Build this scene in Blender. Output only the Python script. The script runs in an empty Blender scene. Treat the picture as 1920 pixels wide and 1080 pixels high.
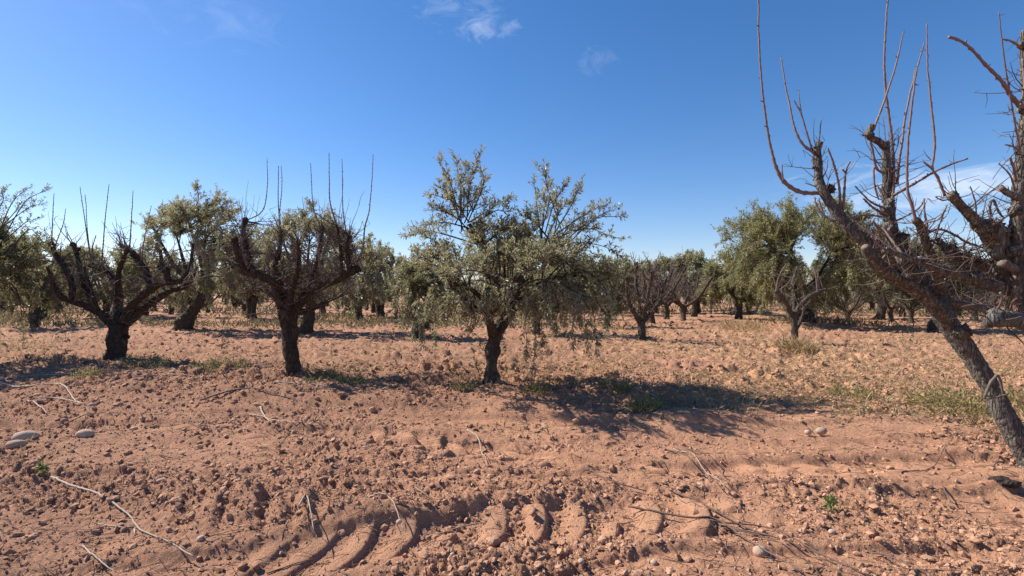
import bpy, math, random
import numpy as np
from math import radians as RAD

rng = np.random.default_rng(7)
random.seed(7)
sc = bpy.context.scene
col = sc.collection

# ------------------------------------------------------------------ camera
PITCH = math.atan(16 / 960)
CAM_Z = 1.62
cam = bpy.data.cameras.new('camera'); cam.lens = 18.0; cam.sensor_width = 36.0
cam.clip_start = 0.05; cam.clip_end = 3000
cam_o = bpy.data.objects.new('camera', cam); col.objects.link(cam_o)
cam_o.location = (0, 0, CAM_Z); cam_o.rotation_euler = (math.pi / 2 + PITCH, 0, 0)
sc.camera = cam_o

# ------------------------------------------------------------------ light
SUN_EL, SUN_AZ = 43.0, -66.0          # azimuth from +Y, positive towards +X
world = bpy.data.worlds.new('World'); sc.world = world; world.use_nodes = True
wn = world.node_tree.nodes; wl = world.node_tree.links
for n in list(wn): wn.remove(n)
w_out = wn.new('ShaderNodeOutputWorld'); w_bg = wn.new('ShaderNodeBackground')
w_bg.inputs['Strength'].default_value = 0.092
sky = wn.new('ShaderNodeTexSky'); sky.sky_type = 'NISHITA'; sky.sun_disc = False
sky.sun_elevation = RAD(SUN_EL); sky.sun_rotation = RAD(SUN_AZ)
sky.altitude = 200; sky.air_density = 1.0; sky.dust_density = 0.25; sky.ozone_density = 3.2
wl.new(w_bg.outputs[0], w_out.inputs[0])
sun = bpy.data.lights.new('sun', 'SUN'); sun.energy = 5.0; sun.angle = RAD(0.53); sun.color = (1.0, 0.93, 0.82)
sun_o = bpy.data.objects.new('sun', sun); col.objects.link(sun_o)
sun_o.rotation_euler = (RAD(90 - SUN_EL), 0, RAD(180 - SUN_AZ))
sun_o.location = (-20, 10, 20)
sc.view_settings.view_transform = 'Standard'; sc.view_settings.look = 'None'
sc.view_settings.gamma = 1.0; sc.view_settings.use_curve_mapping = False
sc.view_settings.exposure = 0.80

# ------------------------------------------------------------------ helpers
FWD = np.array([0, math.cos(PITCH), math.sin(PITCH)]); UPV = np.array([0, -math.sin(PITCH), math.cos(PITCH)])
RGT = np.array([1.0, 0, 0]); CAM = np.array([0, 0, CAM_Z])

def ray(px, py):
    return FWD + RGT * (px - 960) / 960 + UPV * (540 - py) / 960

def P(px, py, D):
    d = ray(px, py); return CAM + d * (D / d[1])

def ground_at(px, py):
    d = ray(px, py); t = -CAM_Z / d[2]
    for _ in range(6):
        p = CAM + d * t
        h = float(gh(np.array([p[0]]), np.array([p[1]]))[0])
        t = (h - CAM_Z) / d[2]
    p = CAM + d * t
    return np.array([p[0], p[1], h])

_tabs = np.random.default_rng(101).random((12, 256, 256))
def vnoise(x, y, s=0):
    t = _tabs[s % 12]
    xi = np.floor(x); yi = np.floor(y); fx = x - xi; fy = y - yi
    xi = xi.astype(np.int64); yi = yi.astype(np.int64)
    fx = fx * fx * fx * (fx * (fx * 6 - 15) + 10); fy = fy * fy * fy * (fy * (fy * 6 - 15) + 10)
    x0 = xi & 255; x1 = (xi + 1) & 255; y0 = yi & 255; y1 = (yi + 1) & 255
    a = t[x0, y0]; b = t[x1, y0]; c = t[x0, y1]; d = t[x1, y1]
    return (a + (b - a) * fx) * (1 - fy) + (c + (d - c) * fx) * fy
def fbm(x, y, oct=4, s=0, gain=0.5):
    v = 0; a = 1.0; tot = 0
    for i in range(oct):
        v = v + a * vnoise(x * 2 ** i * (1 + .03 * i) + 17.3 * i, y * 2 ** i + 9.1 * i, s + i); tot += a; a *= gain
    return v / tot
def sstep(a, b, x):
    t = np.clip((x - a) / (b - a), 0, 1); return t * t * (3 - 2 * t)

def clod_field(x, y, cell, s, prob, rmax=.62):
    """height of half-buried lumps scattered one per cell"""
    wx = x + (vnoise(x / cell * 2.3, y / cell * 2.3, s + 3) - .5) * cell * .6 + (vnoise(x / cell * 6.1, y / cell * 6.1, s + 5) - .5) * cell * .34
    wy = y + (vnoise(x / cell * 2.3 + 40, y / cell * 2.3, s + 4) - .5) * cell * .6 + (vnoise(x / cell * 6.1 + 9, y / cell * 6.1, s + 6) - .5) * cell * .34
    gx = np.floor(wx / cell).astype(np.int64); gy = np.floor(wy / cell).astype(np.int64)
    out = np.zeros_like(x)
    for i in (-1, 0, 1):
        for j in (-1, 0, 1):
            cx = (gx + i) & 255; cy = (gy + j) & 255
            jx = _tabs[s % 12][cx, cy]; jy = _tabs[(s + 1) % 12][cx, cy]; rr = _tabs[(s + 2) % 12][cx, cy]
            ex = _tabs[(s + 5) % 12][cy, cx]
            r = cell * (.22 + (rmax - .22) * rr ** 2)
            dx = wx - (gx + i + jx) * cell; dy = wy - (gy + j + jy) * cell
            q = 1 - (dx * dx + dy * dy * (1 + ex)) / (r * r)
            h = r * .62 * np.clip(q * 1.35, 0, 1) ** .7 * (ex < prob)
            out = np.maximum(out, h)
    return out

# tractor ruts: (x, y) of the centre line, half width, depth, treads
TRACKS = [
    (np.array([-6, -3.2, -2.2, -1.5, -.35, .9, 2.2, 4.5, 9]), np.array([2.2, 2.6, 3.0, 3.32, 3.72, 3.93, 4.12, 4.15, 4.1]), .30),
    (np.array([-9, -5, -2.6, -1.2, 0, .9, 2.2, 4, 9]), np.array([6.9, 6.5, 6.15, 5.95, 5.55, 5.08, 4.95, 5.0, 4.9]), .28),
    (np.array([-6, -1.4, -.6, .2, .9, 2, 4, 7]), np.array([2.3, 2.55, 2.75, 2.95, 3.25, 3.35, 3.3, 3.2]), .12),
    (np.array([-9, -4, -1.5, 0, 2, 4.5, 9]), np.array([5.0, 4.75, 4.75, 4.65, 4.6, 4.6, 4.6]), .10),
    (np.array([-9, -3, 0, 3, 9]), np.array([7.4, 7.2, 6.9, 6.2, 6.0]), .16),
]
def _curve(x, cx, cy):
    y = 0
    for o in (-.5, -.25, 0, .25, .5): y = y + np.interp(x + o, cx, cy)
    return y / 5
TREE_FEET = []

def ground_fields(x, y):
    x = np.asarray(x, float); y = np.asarray(y, float)
    smooth = np.zeros_like(x); h = np.zeros_like(x)
    wob = (vnoise(x * 1.3, y * 1.3, 2) - .5) * .14
    for k, (cx, cy, hw) in enumerate(TRACKS):
        t = y - _curve(x, cx, cy) + wob
        prof = 1 - sstep(hw * .8, hw * 1.15, np.abs(t))
        berm = np.exp(-((np.abs(t) - hw * 1.45) / (hw * .42)) ** 2)
        pres = sstep(.15, .35, vnoise(x * .55 + 7 * k, y * .4, 4 + k))
        if k >= 2: pres = .45 + .55 * pres
        else: pres = (.35 + .65 * pres) * (1 - .65 * sstep(1.6, 2.6, x) * (k == 0))
        dep = (.07, .065, .028, .025, .03)[k]
        h = h - dep * prof * pres + berm * (.045 if k < 2 else .025) * pres
        if k < 2:
            L = .31 + .02 * k
            jit = (vnoise(x * 2.1, y * 2.1, 6) - .5) * .42
            if k == 0: ph = x / L + jit - (.22 + .40 * (1 - sstep(-1.6, -.6, x))) * np.clip(t / hw, -1, 1) + .22 * np.clip(t / hw, -1, 1) ** 2
            else: ph = x / L + np.where(t > 0, 0.0, .5) + jit + np.abs(t) / hw * .45
            f = ph - np.floor(ph); cell = np.floor(ph)
            rise = sstep(0.0, .5, f) * (1 - sstep(.70, .84, f))
            keep = _tabs[9][(cell.astype(np.int64) * 7 + (t > 0) * 31) & 255, (k * 11) % 256]
            edge = (1 - sstep(hw * .75, hw * 1.05, np.abs(t))) * (1 if k == 0 else sstep(.015, .07, np.abs(t)))
            strength = sstep(.34, .46, vnoise(x * .6 + 3 * k + 1.2, y * .3, 8 + k)) * .55 + .45
            if k == 0: win = sstep(-2.1, -1.7, x) * (1 - sstep(1.5, 2.1, x))
            else: win = np.maximum(sstep(.1, .4, x) * (1 - sstep(1.5, 1.9, x)), .9 * sstep(-2.1, -1.8, x) * (1 - sstep(-.6, -.3, x)))
            strength = np.maximum(strength * .6, win) * (.7 + .5 * vnoise(x * 4, y * 3, 3))
            lug = rise * edge * (keep > .2) * strength
            h = h + lug * ((.055 - .015 * (1 - sstep(-1.6, -.6, x))) if k == 0 else .07) * (1 - .45 * (1 - sstep(-1.6, -.6, x)) * (k == 0))
            smooth = np.maximum(smooth, np.clip(lug * 1.3, 0, 1) * sstep(.05, .35, lug))
            smooth = np.maximum(smooth, prof * .35 * pres)
        else:
            smooth = np.maximum(smooth, prof * .55 * pres)
    rough = np.clip(1 - smooth * .95, 0.2, 1)
    patch = .45 + 1.1 * sstep(.3, .75, fbm(x * .7, y * .9, 3, 5))
    rough = rough * patch
    h = h + (fbm(x * .22, y * .3, 3, 1) - .5) * .16 + (fbm(x * .8, y * 1.9, 3, 3) - .5) * .15
    h = h + (vnoise(x * .16 + 4, y * 1.9, 7) - .5) * (.05 + .07 * sstep(4.5, 7, y))
    h = h + .035 * np.sin((y - .12 * x + 1.2 * vnoise(x * .25, y * .25, 3)) * 7.4) * sstep(7.5, 10, y) * (.35 + .65 * vnoise(x * .4, y * .4, 5))
    near = 1 - sstep(9, 16, y)
    h = h + clod_field(x, y, .13, 3, .11, .42) * rough * .7
    h = h + clod_field(x + .3, y, .065, 5, .26) * rough * near * .65
    h = h + clod_field(x, y + .2, .24, 6, .34, .7) * np.minimum(rough, .9) * sstep(6.8, 9.5, y) * 1.25
    h = h + clod_field(x, y + .7, .036, 7, .55) * (rough * .85 + .05) * near * .95
    h = h + (fbm(x * 7, y * 7, 4, 2) - .5) * (.055 + .05 * sstep(6.5, 9, y)) * rough
    h = h + np.abs(fbm(x * 13, y * 13, 3, 6) - .5) * -.05 * rough
    h = h + (fbm(x * 30, y * 30, 3, 8) - .5) * .034 * (rough * .9 + .08) * near
    # scoured heap of soil in the left foreground
    m = np.exp(-(((x + 1.95) / .62) ** 2 + ((y - 3.95) / .30) ** 2))
    h = h + m * (.13 + .16 * (vnoise(x * 10 + y * 4, y * 2.2, 3) - .5))
    m2 = np.exp(-(((x + 1.1) / .45) ** 2 + ((y - 3.9) / .2) ** 2)); h = h + m2 * .07
    # low bank at the edge of the strip under the trees
    by = np.interp(x, [-12, -5, 0, 1, 3, 5, 9], [9.2, 8.2, 7.1, 6.75, 6.1, 5.8, 5.4])
    h = h + .15 * sstep(-.25, .25, y - by + (vnoise(x * 1.1, y, 8) - .5) * .3) - .03
    for (fx, fy, fr, fh) in TREE_FEET:
        h = h + fh * np.exp(-((x - fx) ** 2 + (y - fy) ** 2) / (fr * fr))
    # dry straw lies on the strips between the rows
    rowd = y - np.interp(x, [-12, -9, -4, 0, 5, 9], [12.2, 11.7, 9.9, 8.5, 5.9, 4.2])
    st = sstep(-.4, .7, rowd) * (.30 + .70 * sstep(-1, 4.5, x)) * sstep(.30, .52, fbm(x * .5 + 3, y * .35, 4, 9)) * (1 - .35 * sstep(12, 30, y))
    return h, np.clip(smooth, 0, 1), np.clip(st, 0, 1), rough
def gh(x, y): return ground_fields(x, y)[0]

class MB:
    """collects tubes, leaves and lumps into ONE mesh"""
    def __init__(s): s.v = []; s.q = []; s.t = []; s.tone = []; s.n = 0
    def add(s, v, q=None, t=None, tone=None):
        v = np.asarray(v, float).reshape(-1, 3)
        if q is not None and len(q): s.q.append(np.asarray(q).reshape(-1, 4) + s.n)
        if t is not None and len(t): s.t.append(np.asarray(t).reshape(-1, 3) + s.n)
        s.v.append(v); s.tone.append(np.full(len(v), .5) if tone is None else np.broadcast_to(np.asarray(tone, float), (len(v),)))
        s.n += len(v)
    def mesh(s, name, mat, origin=(0, 0, 0), smooth=True):
        me = bpy.data.meshes.new(name)
        v = np.concatenate(s.v) - np.asarray(origin, float)
        q = np.concatenate(s.q) if s.q else np.zeros((0, 4), np.int64)
        t = np.concatenate(s.t) if s.t else np.zeros((0, 3), np.int64)
        me.vertices.add(len(v)); me.vertices.foreach_set('co', v.astype(np.float32).ravel())
        idx = np.concatenate([q.ravel(), t.ravel()]).astype(np.int32)
        me.loops.add(len(idx)); me.loops.foreach_set('vertex_index', idx)
        st = np.concatenate([np.arange(len(q)) * 4, len(q) * 4 + np.arange(len(t)) * 3]).astype(np.int32)
        me.polygons.add(len(st)); me.polygons.foreach_set('loop_start', st)
        me.polygons.foreach_set('use_smooth', np.full(len(st), smooth))
        me.update(calc_edges=True)
        a = me.attributes.new('tone', 'FLOAT', 'POINT'); a.data.foreach_set('value', np.concatenate(s.tone).astype(np.float32))
        if mat: me.materials.append(mat)
        return me
    def build(s, name, mat, parent=None, smooth=True, origin=None, kind=None):
        if origin is None: origin = parent['origin'] if parent is not None and 'origin' in parent else (0, 0, 0)
        o = bpy.data.objects.new(name, s.mesh(name, mat, origin, smooth)); col.objects.link(o)
        if parent is not None:
            o.parent = parent; o['origin'] = list(map(float, origin))
        else: o.location = origin
        if kind: o['kind'] = kind
        return o

def tag(o, label=None, cat=None, group=None, kind=None):
    if label: o['label'] = label
    if cat: o['category'] = cat
    if group: o['group'] = group
    if kind: o['kind'] = kind
    return o
def thing(name, label, cat, loc, group=None):
    o = bpy.data.objects.new(name, None); col.objects.link(o); o.location = tuple(map(float, loc)); o.empty_display_size = .2
    o['origin'] = [float(a) for a in loc]
    return tag(o, label, cat, group)
def copy_tree(o, parent=None):
    c = o.copy(); col.objects.link(c); c.parent = parent
    for ch in o.children: copy_tree(ch, c)
    return c

def unit(v): return v / (np.linalg.norm(v, axis=-1, keepdims=True) + 1e-12)
def resample(pts, rad, step):
    pts = np.asarray(pts, float); rad = np.asarray(rad, float); n = len(pts)
    ext = np.vstack([2 * pts[0] - pts[1], pts, 2 * pts[-1] - pts[-2]])
    op, orr = [], []
    for i in range(n - 1):
        p0, p1, p2, p3 = ext[i:i + 4]
        m = max(2, int(np.linalg.norm(p2 - p1) / step))
        for k in range(m):
            t = k / m
            op.append(.5 * (2 * p1 + (p2 - p0) * t + (2 * p0 - 5 * p1 + 4 * p2 - p3) * t * t + (3 * p1 - p0 - 3 * p2 + p3) * t ** 3))
            orr.append(rad[i] + (rad[i + 1] - rad[i]) * t)
    op.append(pts[-1]); orr.append(rad[-1])
    return np.array(op), np.array(orr)

def tube(mb, pts, rad, seg=10, step=None, gnarl=0.0, seed=0, cap=True, knots=0, tone=.5, bulge=.25):
    """a gnarled tapering limb"""
    r_ = np.random.default_rng(seed)
    if step: pts, rad = resample(pts, rad, step)
    pts = np.asarray(pts, float); rad = np.array(rad, float); n = len(pts)
    tan = unit(np.gradient(pts, axis=0))
    u = np.zeros((n, 3)); a = np.array([0, 0, 1.0]) if abs(tan[0][2]) < .9 else np.array([1.0, 0, 0])
    u[0] = unit(np.cross(tan[0], a))
    for i in range(1, n):
        w = u[i - 1] - tan[i] * np.dot(u[i - 1], tan[i]); u[i] = w / (np.linalg.norm(w) + 1e-9)
    w = np.cross(tan, u)
    th = np.linspace(0, 2 * math.pi, seg, endpoint=False)
    s = np.concatenate([[0], np.cumsum(np.linalg.norm(np.diff(pts, axis=0), axis=1))])
    R = np.repeat(rad[:, None], seg, 1)
    if gnarl:
        rm = rad.mean() + 1e-6; d = np.zeros((n, seg))
        for _ in range(9):
            k = r_.integers(1, 8); ks = r_.normal(0, 1) * .55 / rm
            d += np.sin(k * th[None] + ks * s[:, None] + r_.random() * 6.28) / (1 + .25 * k)
        d2 = np.sin(s[:, None] / rm * r_.uniform(.5, .9) + r_.random() * 6) + np.sin(s[:, None] / rm * r_.uniform(1.2, 2.2) + r_.random() * 6)
        R = R * (1 + gnarl * (d / 2.2 + d2 * .35) + gnarl * .35 * r_.normal(0, 1, (n, seg)))
        for _ in range(knots):
            i = r_.integers(1, n); th0 = r_.random() * 6.28
            da = np.angle(np.exp(1j * (th - th0)))
            R += rad[:, None] * r_.uniform(.3, .7) * np.exp(-(da[None] / .6) ** 2 - ((s - s[i])[:, None] / (rm * .8)) ** 2)
    V = pts[:, None] + R[..., None] * (np.cos(th)[None, :, None] * u[:, None] + np.sin(th)[None, :, None] * w[:, None])
    i, j = np.meshgrid(np.arange(n - 1), np.arange(seg), indexing='ij'); j2 = (j + 1) % seg
    q = np.stack([i * seg + j, i * seg + j2, (i + 1) * seg + j2, (i + 1) * seg + j], -1).reshape(-1, 4)
    V = V.reshape(-1, 3); t = []
    if cap:
        V = np.vstack([V, pts[-1] + tan[-1] * rad[-1] * bulge, pts[0]])
        c = n * seg
        t = [[(n - 1) * seg + k, (n - 1) * seg + (k + 1) % seg, c] for k in range(seg)] + [[(k + 1) % seg, k, c + 1] for k in range(seg)]
    mb.add(V, q, t, tone)
    return pts, rad

def twigs(mb, pts, r0, r1, seg=3, tone=.5):
    """many thin tubes at once: pts (M,N,3), r0/r1 radius at foot and tip"""
    pts = np.asarray(pts); M, N, _ = pts.shape
    if M == 0: return
    tan = unit(np.gradient(pts, axis=1)); ref = np.array([.31, .92, .22])
    u = unit(np.cross(tan, ref)); w = np.cross(tan, u)
    th = np.linspace(0, 2 * math.pi, seg, endpoint=False)
    r = np.asarray(r0).reshape(-1, 1) + (np.asarray(r1).reshape(-1, 1) - np.asarray(r0).reshape(-1, 1)) * np.linspace(0, 1, N)[None]
    V = pts[:, :, None] + r[:, :, None, None] * (np.cos(th)[None, None, :, None] * u[:, :, None] + np.sin(th)[None, None, :, None] * w[:, :, None])
    m, i, j = np.meshgrid(np.arange(M), np.arange(N - 1), np.arange(seg), indexing='ij'); j2 = (j + 1) % seg
    b = m * N * seg
    q = np.stack([b + i * seg + j, b + i * seg + j2, b + (i + 1) * seg + j2, b + (i + 1) * seg + j], -1).reshape(-1, 4)
    tt = np.asarray(tone)
    if tt.ndim: tt = np.repeat(tt, N * seg)
    mb.add(V.reshape(-1, 3), q, None, tt)

def leaves(mb, base, d, nrm, ln, wd, tone):
    d = unit(d); side = unit(np.cross(d, nrm)); nn = np.cross(side, d)
    ln = ln[:, None]; wd = wd[:, None]
    a = base; tip = base + d * ln - nn * ln * .10
    l = base + d * ln * .48 + side * wd * .5 + nn * wd * .18
    r = base + d * ln * .48 - side * wd * .5 + nn * wd * .18
    V = np.stack([a, l, tip, r], 1).reshape(-1, 3); k = np.arange(len(base))[:, None] * 4
    T = np.concatenate([k + [[0, 3, 2]], k + [[0, 2, 1]]])
    mb.add(V, None, T, np.repeat(tone, 4))

def rdir(n, r_=None):
    v = (r_ or rng).normal(size=(n, 3)); return unit(v)

# ------------------------------------------------------------------ materials
def mat(name):
    m = bpy.data.materials.new(name); m.use_nodes = True
    nt = m.node_tree
    for n in list(nt.nodes): nt.nodes.remove(n)
    return m, nt
class NT:
    def __init__(s, nt): s.nt = nt
    def n(s, typ, **kw):
        nd = s.nt.nodes.new(typ)
        for k, v in kw.items():
            if k.startswith('_'): setattr(nd, k[1:], v)
            else:
                key = k.replace('__', ' ')
                nd.inputs[int(key[1:]) if key[0] == 'i' and key[1:].isdigit() else key].default_value = v
        return nd
    def l(s, a, b): s.nt.links.new(a, b)
    def noise(s, vec, scale, detail=4, rough=.6):
        nd = s.n('ShaderNodeTexNoise', Scale=scale, Detail=detail, Roughness=rough); s.l(vec, nd.inputs['Vector']); return nd.outputs['Fac']
    def ramp(s, fac, stops):
        nd = s.n('ShaderNodeValToRGB'); cr = nd.color_ramp
        while len(cr.elements) < len(stops): cr.elements.new(.5)
        for e, (p, c) in zip(cr.elements, stops): e.position = p; e.color = (*c, 1)
        s.l(fac, nd.inputs[0]); return nd.outputs[0]
    def mix(s, fac, a, b, mode='MIX'):
        nd = s.n('ShaderNodeMix', _data_type='RGBA', _blend_type=mode)
        for v, i in ((fac, 0), (a, 6), (b, 7)):
            if hasattr(v, 'is_output'): s.l(v, nd.inputs[i])
            else: nd.inputs[i].default_value = (*v, 1) if isinstance(v, tuple) else v
        return nd.outputs[2]
    def math(s, op, a, b=0.0, clamp=False):
        nd = s.n('ShaderNodeMath', _operation=op, _use_clamp=clamp)
        for v, i in ((a, 0), (b, 1)):
            if hasattr(v, 'is_output'): s.l(v, nd.inputs[i])
            else: nd.inputs[i].default_value = v
        return nd.outputs[0]
    def attr(s, name): return s.n('ShaderNodeAttribute', _attribute_name=name).outputs['Fac']
    def out(s, colr, rough=.9, bump=None, bstr=.4, bdist=.02, spec=.25, transl=0.0, tcol=None):
        b = s.n('ShaderNodeBsdfPrincipled', Roughness=rough); b.inputs['Specular IOR Level'].default_value = spec
        if hasattr(colr, 'is_output'): s.l(colr, b.inputs['Base Color'])
        else: b.inputs['Base Color'].default_value = (*colr, 1)
        if bump is not None:
            bn = s.n('ShaderNodeBump', Strength=bstr, Distance=bdist); s.l(bump, bn.inputs['Height']); s.l(bn.outputs[0], b.inputs['Normal'])
        o = s.n('ShaderNodeOutputMaterial'); sh = b.outputs[0]
        if transl:
            t = s.n('ShaderNodeBsdfTranslucent')
            if tcol is not None and hasattr(tcol, 'is_output'): s.l(tcol, t.inputs[0])
            else: t.inputs[0].default_value = (*tcol, 1)
            m = s.n('ShaderNodeMixShader', Fac=transl); s.l(sh, m.inputs[1]); s.l(t.outputs[0], m.inputs[2]); sh = m.outputs[0]
        s.l(sh, o.inputs[0])

def soil_mat():
    m, nt = mat('soil'); N = NT(nt)
    v = N.n('ShaderNodeNewGeometry').outputs['Position']
    big = N.noise(v, .55, 4, .6); mid = N.noise(v, 4.5, 5, .65); fine = N.noise(v, 38, 5, .7); grain = N.noise(v, 120, 4, .8)
    c = N.ramp(mid, [(.25, (.215, .108, .062)), (.5, (.325, .172, .099)), (.75, (.42, .235, .140))])
    c = N.mix(N.math('MULTIPLY', big, .45), c, (.365, .19, .106))
    c = N.mix(.55, c, N.ramp(fine, [(.3, (.195, .098, .058)), (.5, (.335, .180, .105)), (.72, (.48, .285, .178))]))
    c = N.mix(N.math('MULTIPLY', N.attr('smooth'), .75), c, (.47, .265, .152))
    left_dark = N.math('MULTIPLY', N.attr('left_dark'), N.math('ADD', mid, .25))
    c = N.mix(N.math('MULTIPLY', left_dark, .95), c, (.180, .105, .070))
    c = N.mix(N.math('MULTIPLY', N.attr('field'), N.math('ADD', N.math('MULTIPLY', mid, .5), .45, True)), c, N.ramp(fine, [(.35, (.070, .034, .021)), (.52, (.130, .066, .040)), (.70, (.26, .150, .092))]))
    straw = N.math('MULTIPLY', N.attr('straw'), N.math('MULTIPLY', N.math('GREATER_THAN', fine, .47), .6))
    c = N.mix(straw, c, (.44, .29, .145))
    c = N.mix(.5, c, N.ramp(grain, [(.32, (.11, .058, .038)), (.5, (.32, .175, .108)), (.68, (.60, .37, .25))]))
    peb = N.noise(v, 60, 2, .5)
    c = N.mix(N.math('MULTIPLY', N.math('GREATER_THAN', peb, .69), .5), c, (.50, .36, .27))
    c = N.mix(1.0, c, (1.37, 1.32, 1.33), 'MULTIPLY')
    hgt = N.math('ADD', N.math('MULTIPLY', fine, .6), N.math('MULTIPLY', grain, .35))
    N.out(c, .95, hgt, 1.0, .04, .12)
    return m
def lump_mat(name, a, b):
    m, nt = mat(name); N = NT(nt)
    v = N.n('ShaderNodeNewGeometry').outputs['Position']
    f = N.noise(v, 30, 5, .7); t = N.attr('tone')
    c = N.mix(N.math('ADD', N.math('MULTIPLY', f, .6), N.math('MULTIPLY', t, .5), True), a, b)
    N.out(c, .92, N.noise(v, 90, 4, .7), .5, .012, .15)
    return m
def bark_mat(name, dark, mid, pale, stretch=5.0, lich=.0):
    m, nt = mat(name); N = NT(nt)
    tc = N.n('ShaderNodeTexCoord').outputs['Object']
    mp = N.n('ShaderNodeMapping'); mp.inputs['Scale'].default_value = (1, 1, .28); N.l(tc, mp.inputs[0]); v = mp.outputs[0]
    f = N.noise(v, 26 * stretch / 5, 6, .7); big = N.noise(tc, 5, 3, .6); fine = N.noise(v, 110, 4, .7)
    vo = N.n('ShaderNodeTexVoronoi', _feature='DISTANCE_TO_EDGE', Scale=34 * stretch / 5)
    wv = N.n('ShaderNodeVectorMath', _operation='ADD'); N.l(v, wv.inputs[0])
    nz = N.n('ShaderNodeTexNoise', Scale=14); N.l(v, nz.inputs[0]); sv = N.n('ShaderNodeVectorMath', _operation='SCALE', Scale=.06); N.l(nz.outputs['Color'], sv.inputs[0]); N.l(sv.outputs[0], wv.inputs[1])
    N.l(wv.outputs[0], vo.inputs['Vector'])
    crack = N.math('MULTIPLY', vo.outputs['Distance'], 5.0, True)
    c = N.ramp(f, [(.28, dark), (.5, mid), (.74, pale)])
    c = N.mix(N.math('SUBTRACT', .55, N.math('MULTIPLY', crack, .55)), c, dark)
    c = N.mix(N.math('MULTIPLY', N.math('GREATER_THAN', big, .58), lich), c, (.30, .25, .15))
    c = N.mix(N.math('MULTIPLY', fine, .3), c, mid)
    hgt = N.math('ADD', N.math('MULTIPLY', f, .5), N.math('ADD', N.math('MULTIPLY', crack, .35), N.math('MULTIPLY', fine, .2)))
    N.out(c, .92, hgt, 1.0, .035, .15)
    return m
def simple_mat(name, a, b, scale=30, rough=.85, bump=.2, spec=.2):
    m, nt = mat(name); N = NT(nt)
    tc = N.n('ShaderNodeTexCoord').outputs['Object']
    f = N.noise(tc, scale, 4, .65); t = N.attr('tone')
    c = N.mix(N.math('ADD', N.math('MULTIPLY', f, .7), N.math('SUBTRACT', t, .35), True), a, b)
    N.out(c, rough, f, bump, .01, spec)
    return m
def leaf_mat(name, dark, lite, back, yellow, transl=.45, rough=.36):
    m, nt = mat(name); N = NT(nt)
    t = N.attr('tone'); g = N.n('ShaderNodeNewGeometry')
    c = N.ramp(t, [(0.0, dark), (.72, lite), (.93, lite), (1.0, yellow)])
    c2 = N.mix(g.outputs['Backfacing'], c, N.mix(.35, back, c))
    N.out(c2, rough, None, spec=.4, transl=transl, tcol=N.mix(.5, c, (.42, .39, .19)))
    return m

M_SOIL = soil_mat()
M_CLOD = lump_mat('clod_earth', (.235, .125, .077), (.51, .30, .195))
M_STONE = lump_mat('pale_stone', (.29, .195, .14), (.52, .39, .30))
M_BARK = bark_mat('fruit_bark', (.034, .030, .027), (.150, .136, .122), (.43, .39, .345), 5, .15)
M_BARKD = bark_mat('dark_bark', (.020, .016, .014), (.060, .046, .038), (.125, .098, .080), 4, .1)
M_BARKO = bark_mat('olive_bark', (.028, .024, .020), (.078, .066, .054), (.15, .13, .105), 4, .15)
M_BARKF = bark_mat('far_bark', (.035, .028, .024), (.09, .072, .058), (.17, .14, .115), 3, .1)
M_SHOOT = simple_mat('shoot_bark', (.078, .050, .048), (.21, .145, .135), 60, .6, .2, .35)
M_TWIG = simple_mat('twig_bark', (.050, .034, .030), (.160, .112, .095), 40, .75, .1)
M_TWIG3 = simple_mat('brown_twig_bark', (.050, .034, .030), (.135, .095, .080), 40, .8, .1)
M_GREYTWIG = simple_mat('grey_twig_bark', (.075, .058, .048), (.19, .155, .125), 40, .8, .1)
M_CUT = simple_mat('cut_wood', (.12, .09, .068), (.24, .18, .13), 60, .8, .2)
M_DRYSTICK = simple_mat('bleached_stick', (.21, .155, .12), (.45, .36, .29), 40, .7, .2)
M_DARKSTICK = simple_mat('dark_stick', (.065, .040, .032), (.19, .125, .10), 50, .75, .2)
M_LEAF = leaf_mat('olive_leaf', (.065, .066, .030), (.33, .305, .18), (.52, .50, .39), (.30, .23, .09))
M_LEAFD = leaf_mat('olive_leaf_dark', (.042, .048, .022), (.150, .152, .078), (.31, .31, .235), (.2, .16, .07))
M_LEAFY = leaf_mat('olive_leaf_yellow', (.075, .080, .024), (.30, .29, .12), (.40, .39, .26), (.32, .25, .08))
M_WEED = leaf_mat('weed_leaf', (.065, .060, .018), (.32, .26, .09), (.21, .20, .075), (.42, .32, .14), .3, .55)
M_GREEN = leaf_mat('young_leaf', (.05, .085, .02), (.13, .19, .05), (.15, .2, .08), (.2, .22, .06), .3, .5)
M_BRUSH = leaf_mat('brush_leaf', (.06, .05, .03), (.20, .16, .085), (.2, .17, .1), (.36, .27, .14), .2, .7)
M_STRAW = leaf_mat('straw', (.22, .145, .075), (.46, .33, .175), (.45, .33, .18), (.58, .46, .27), .2, .7)

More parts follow.
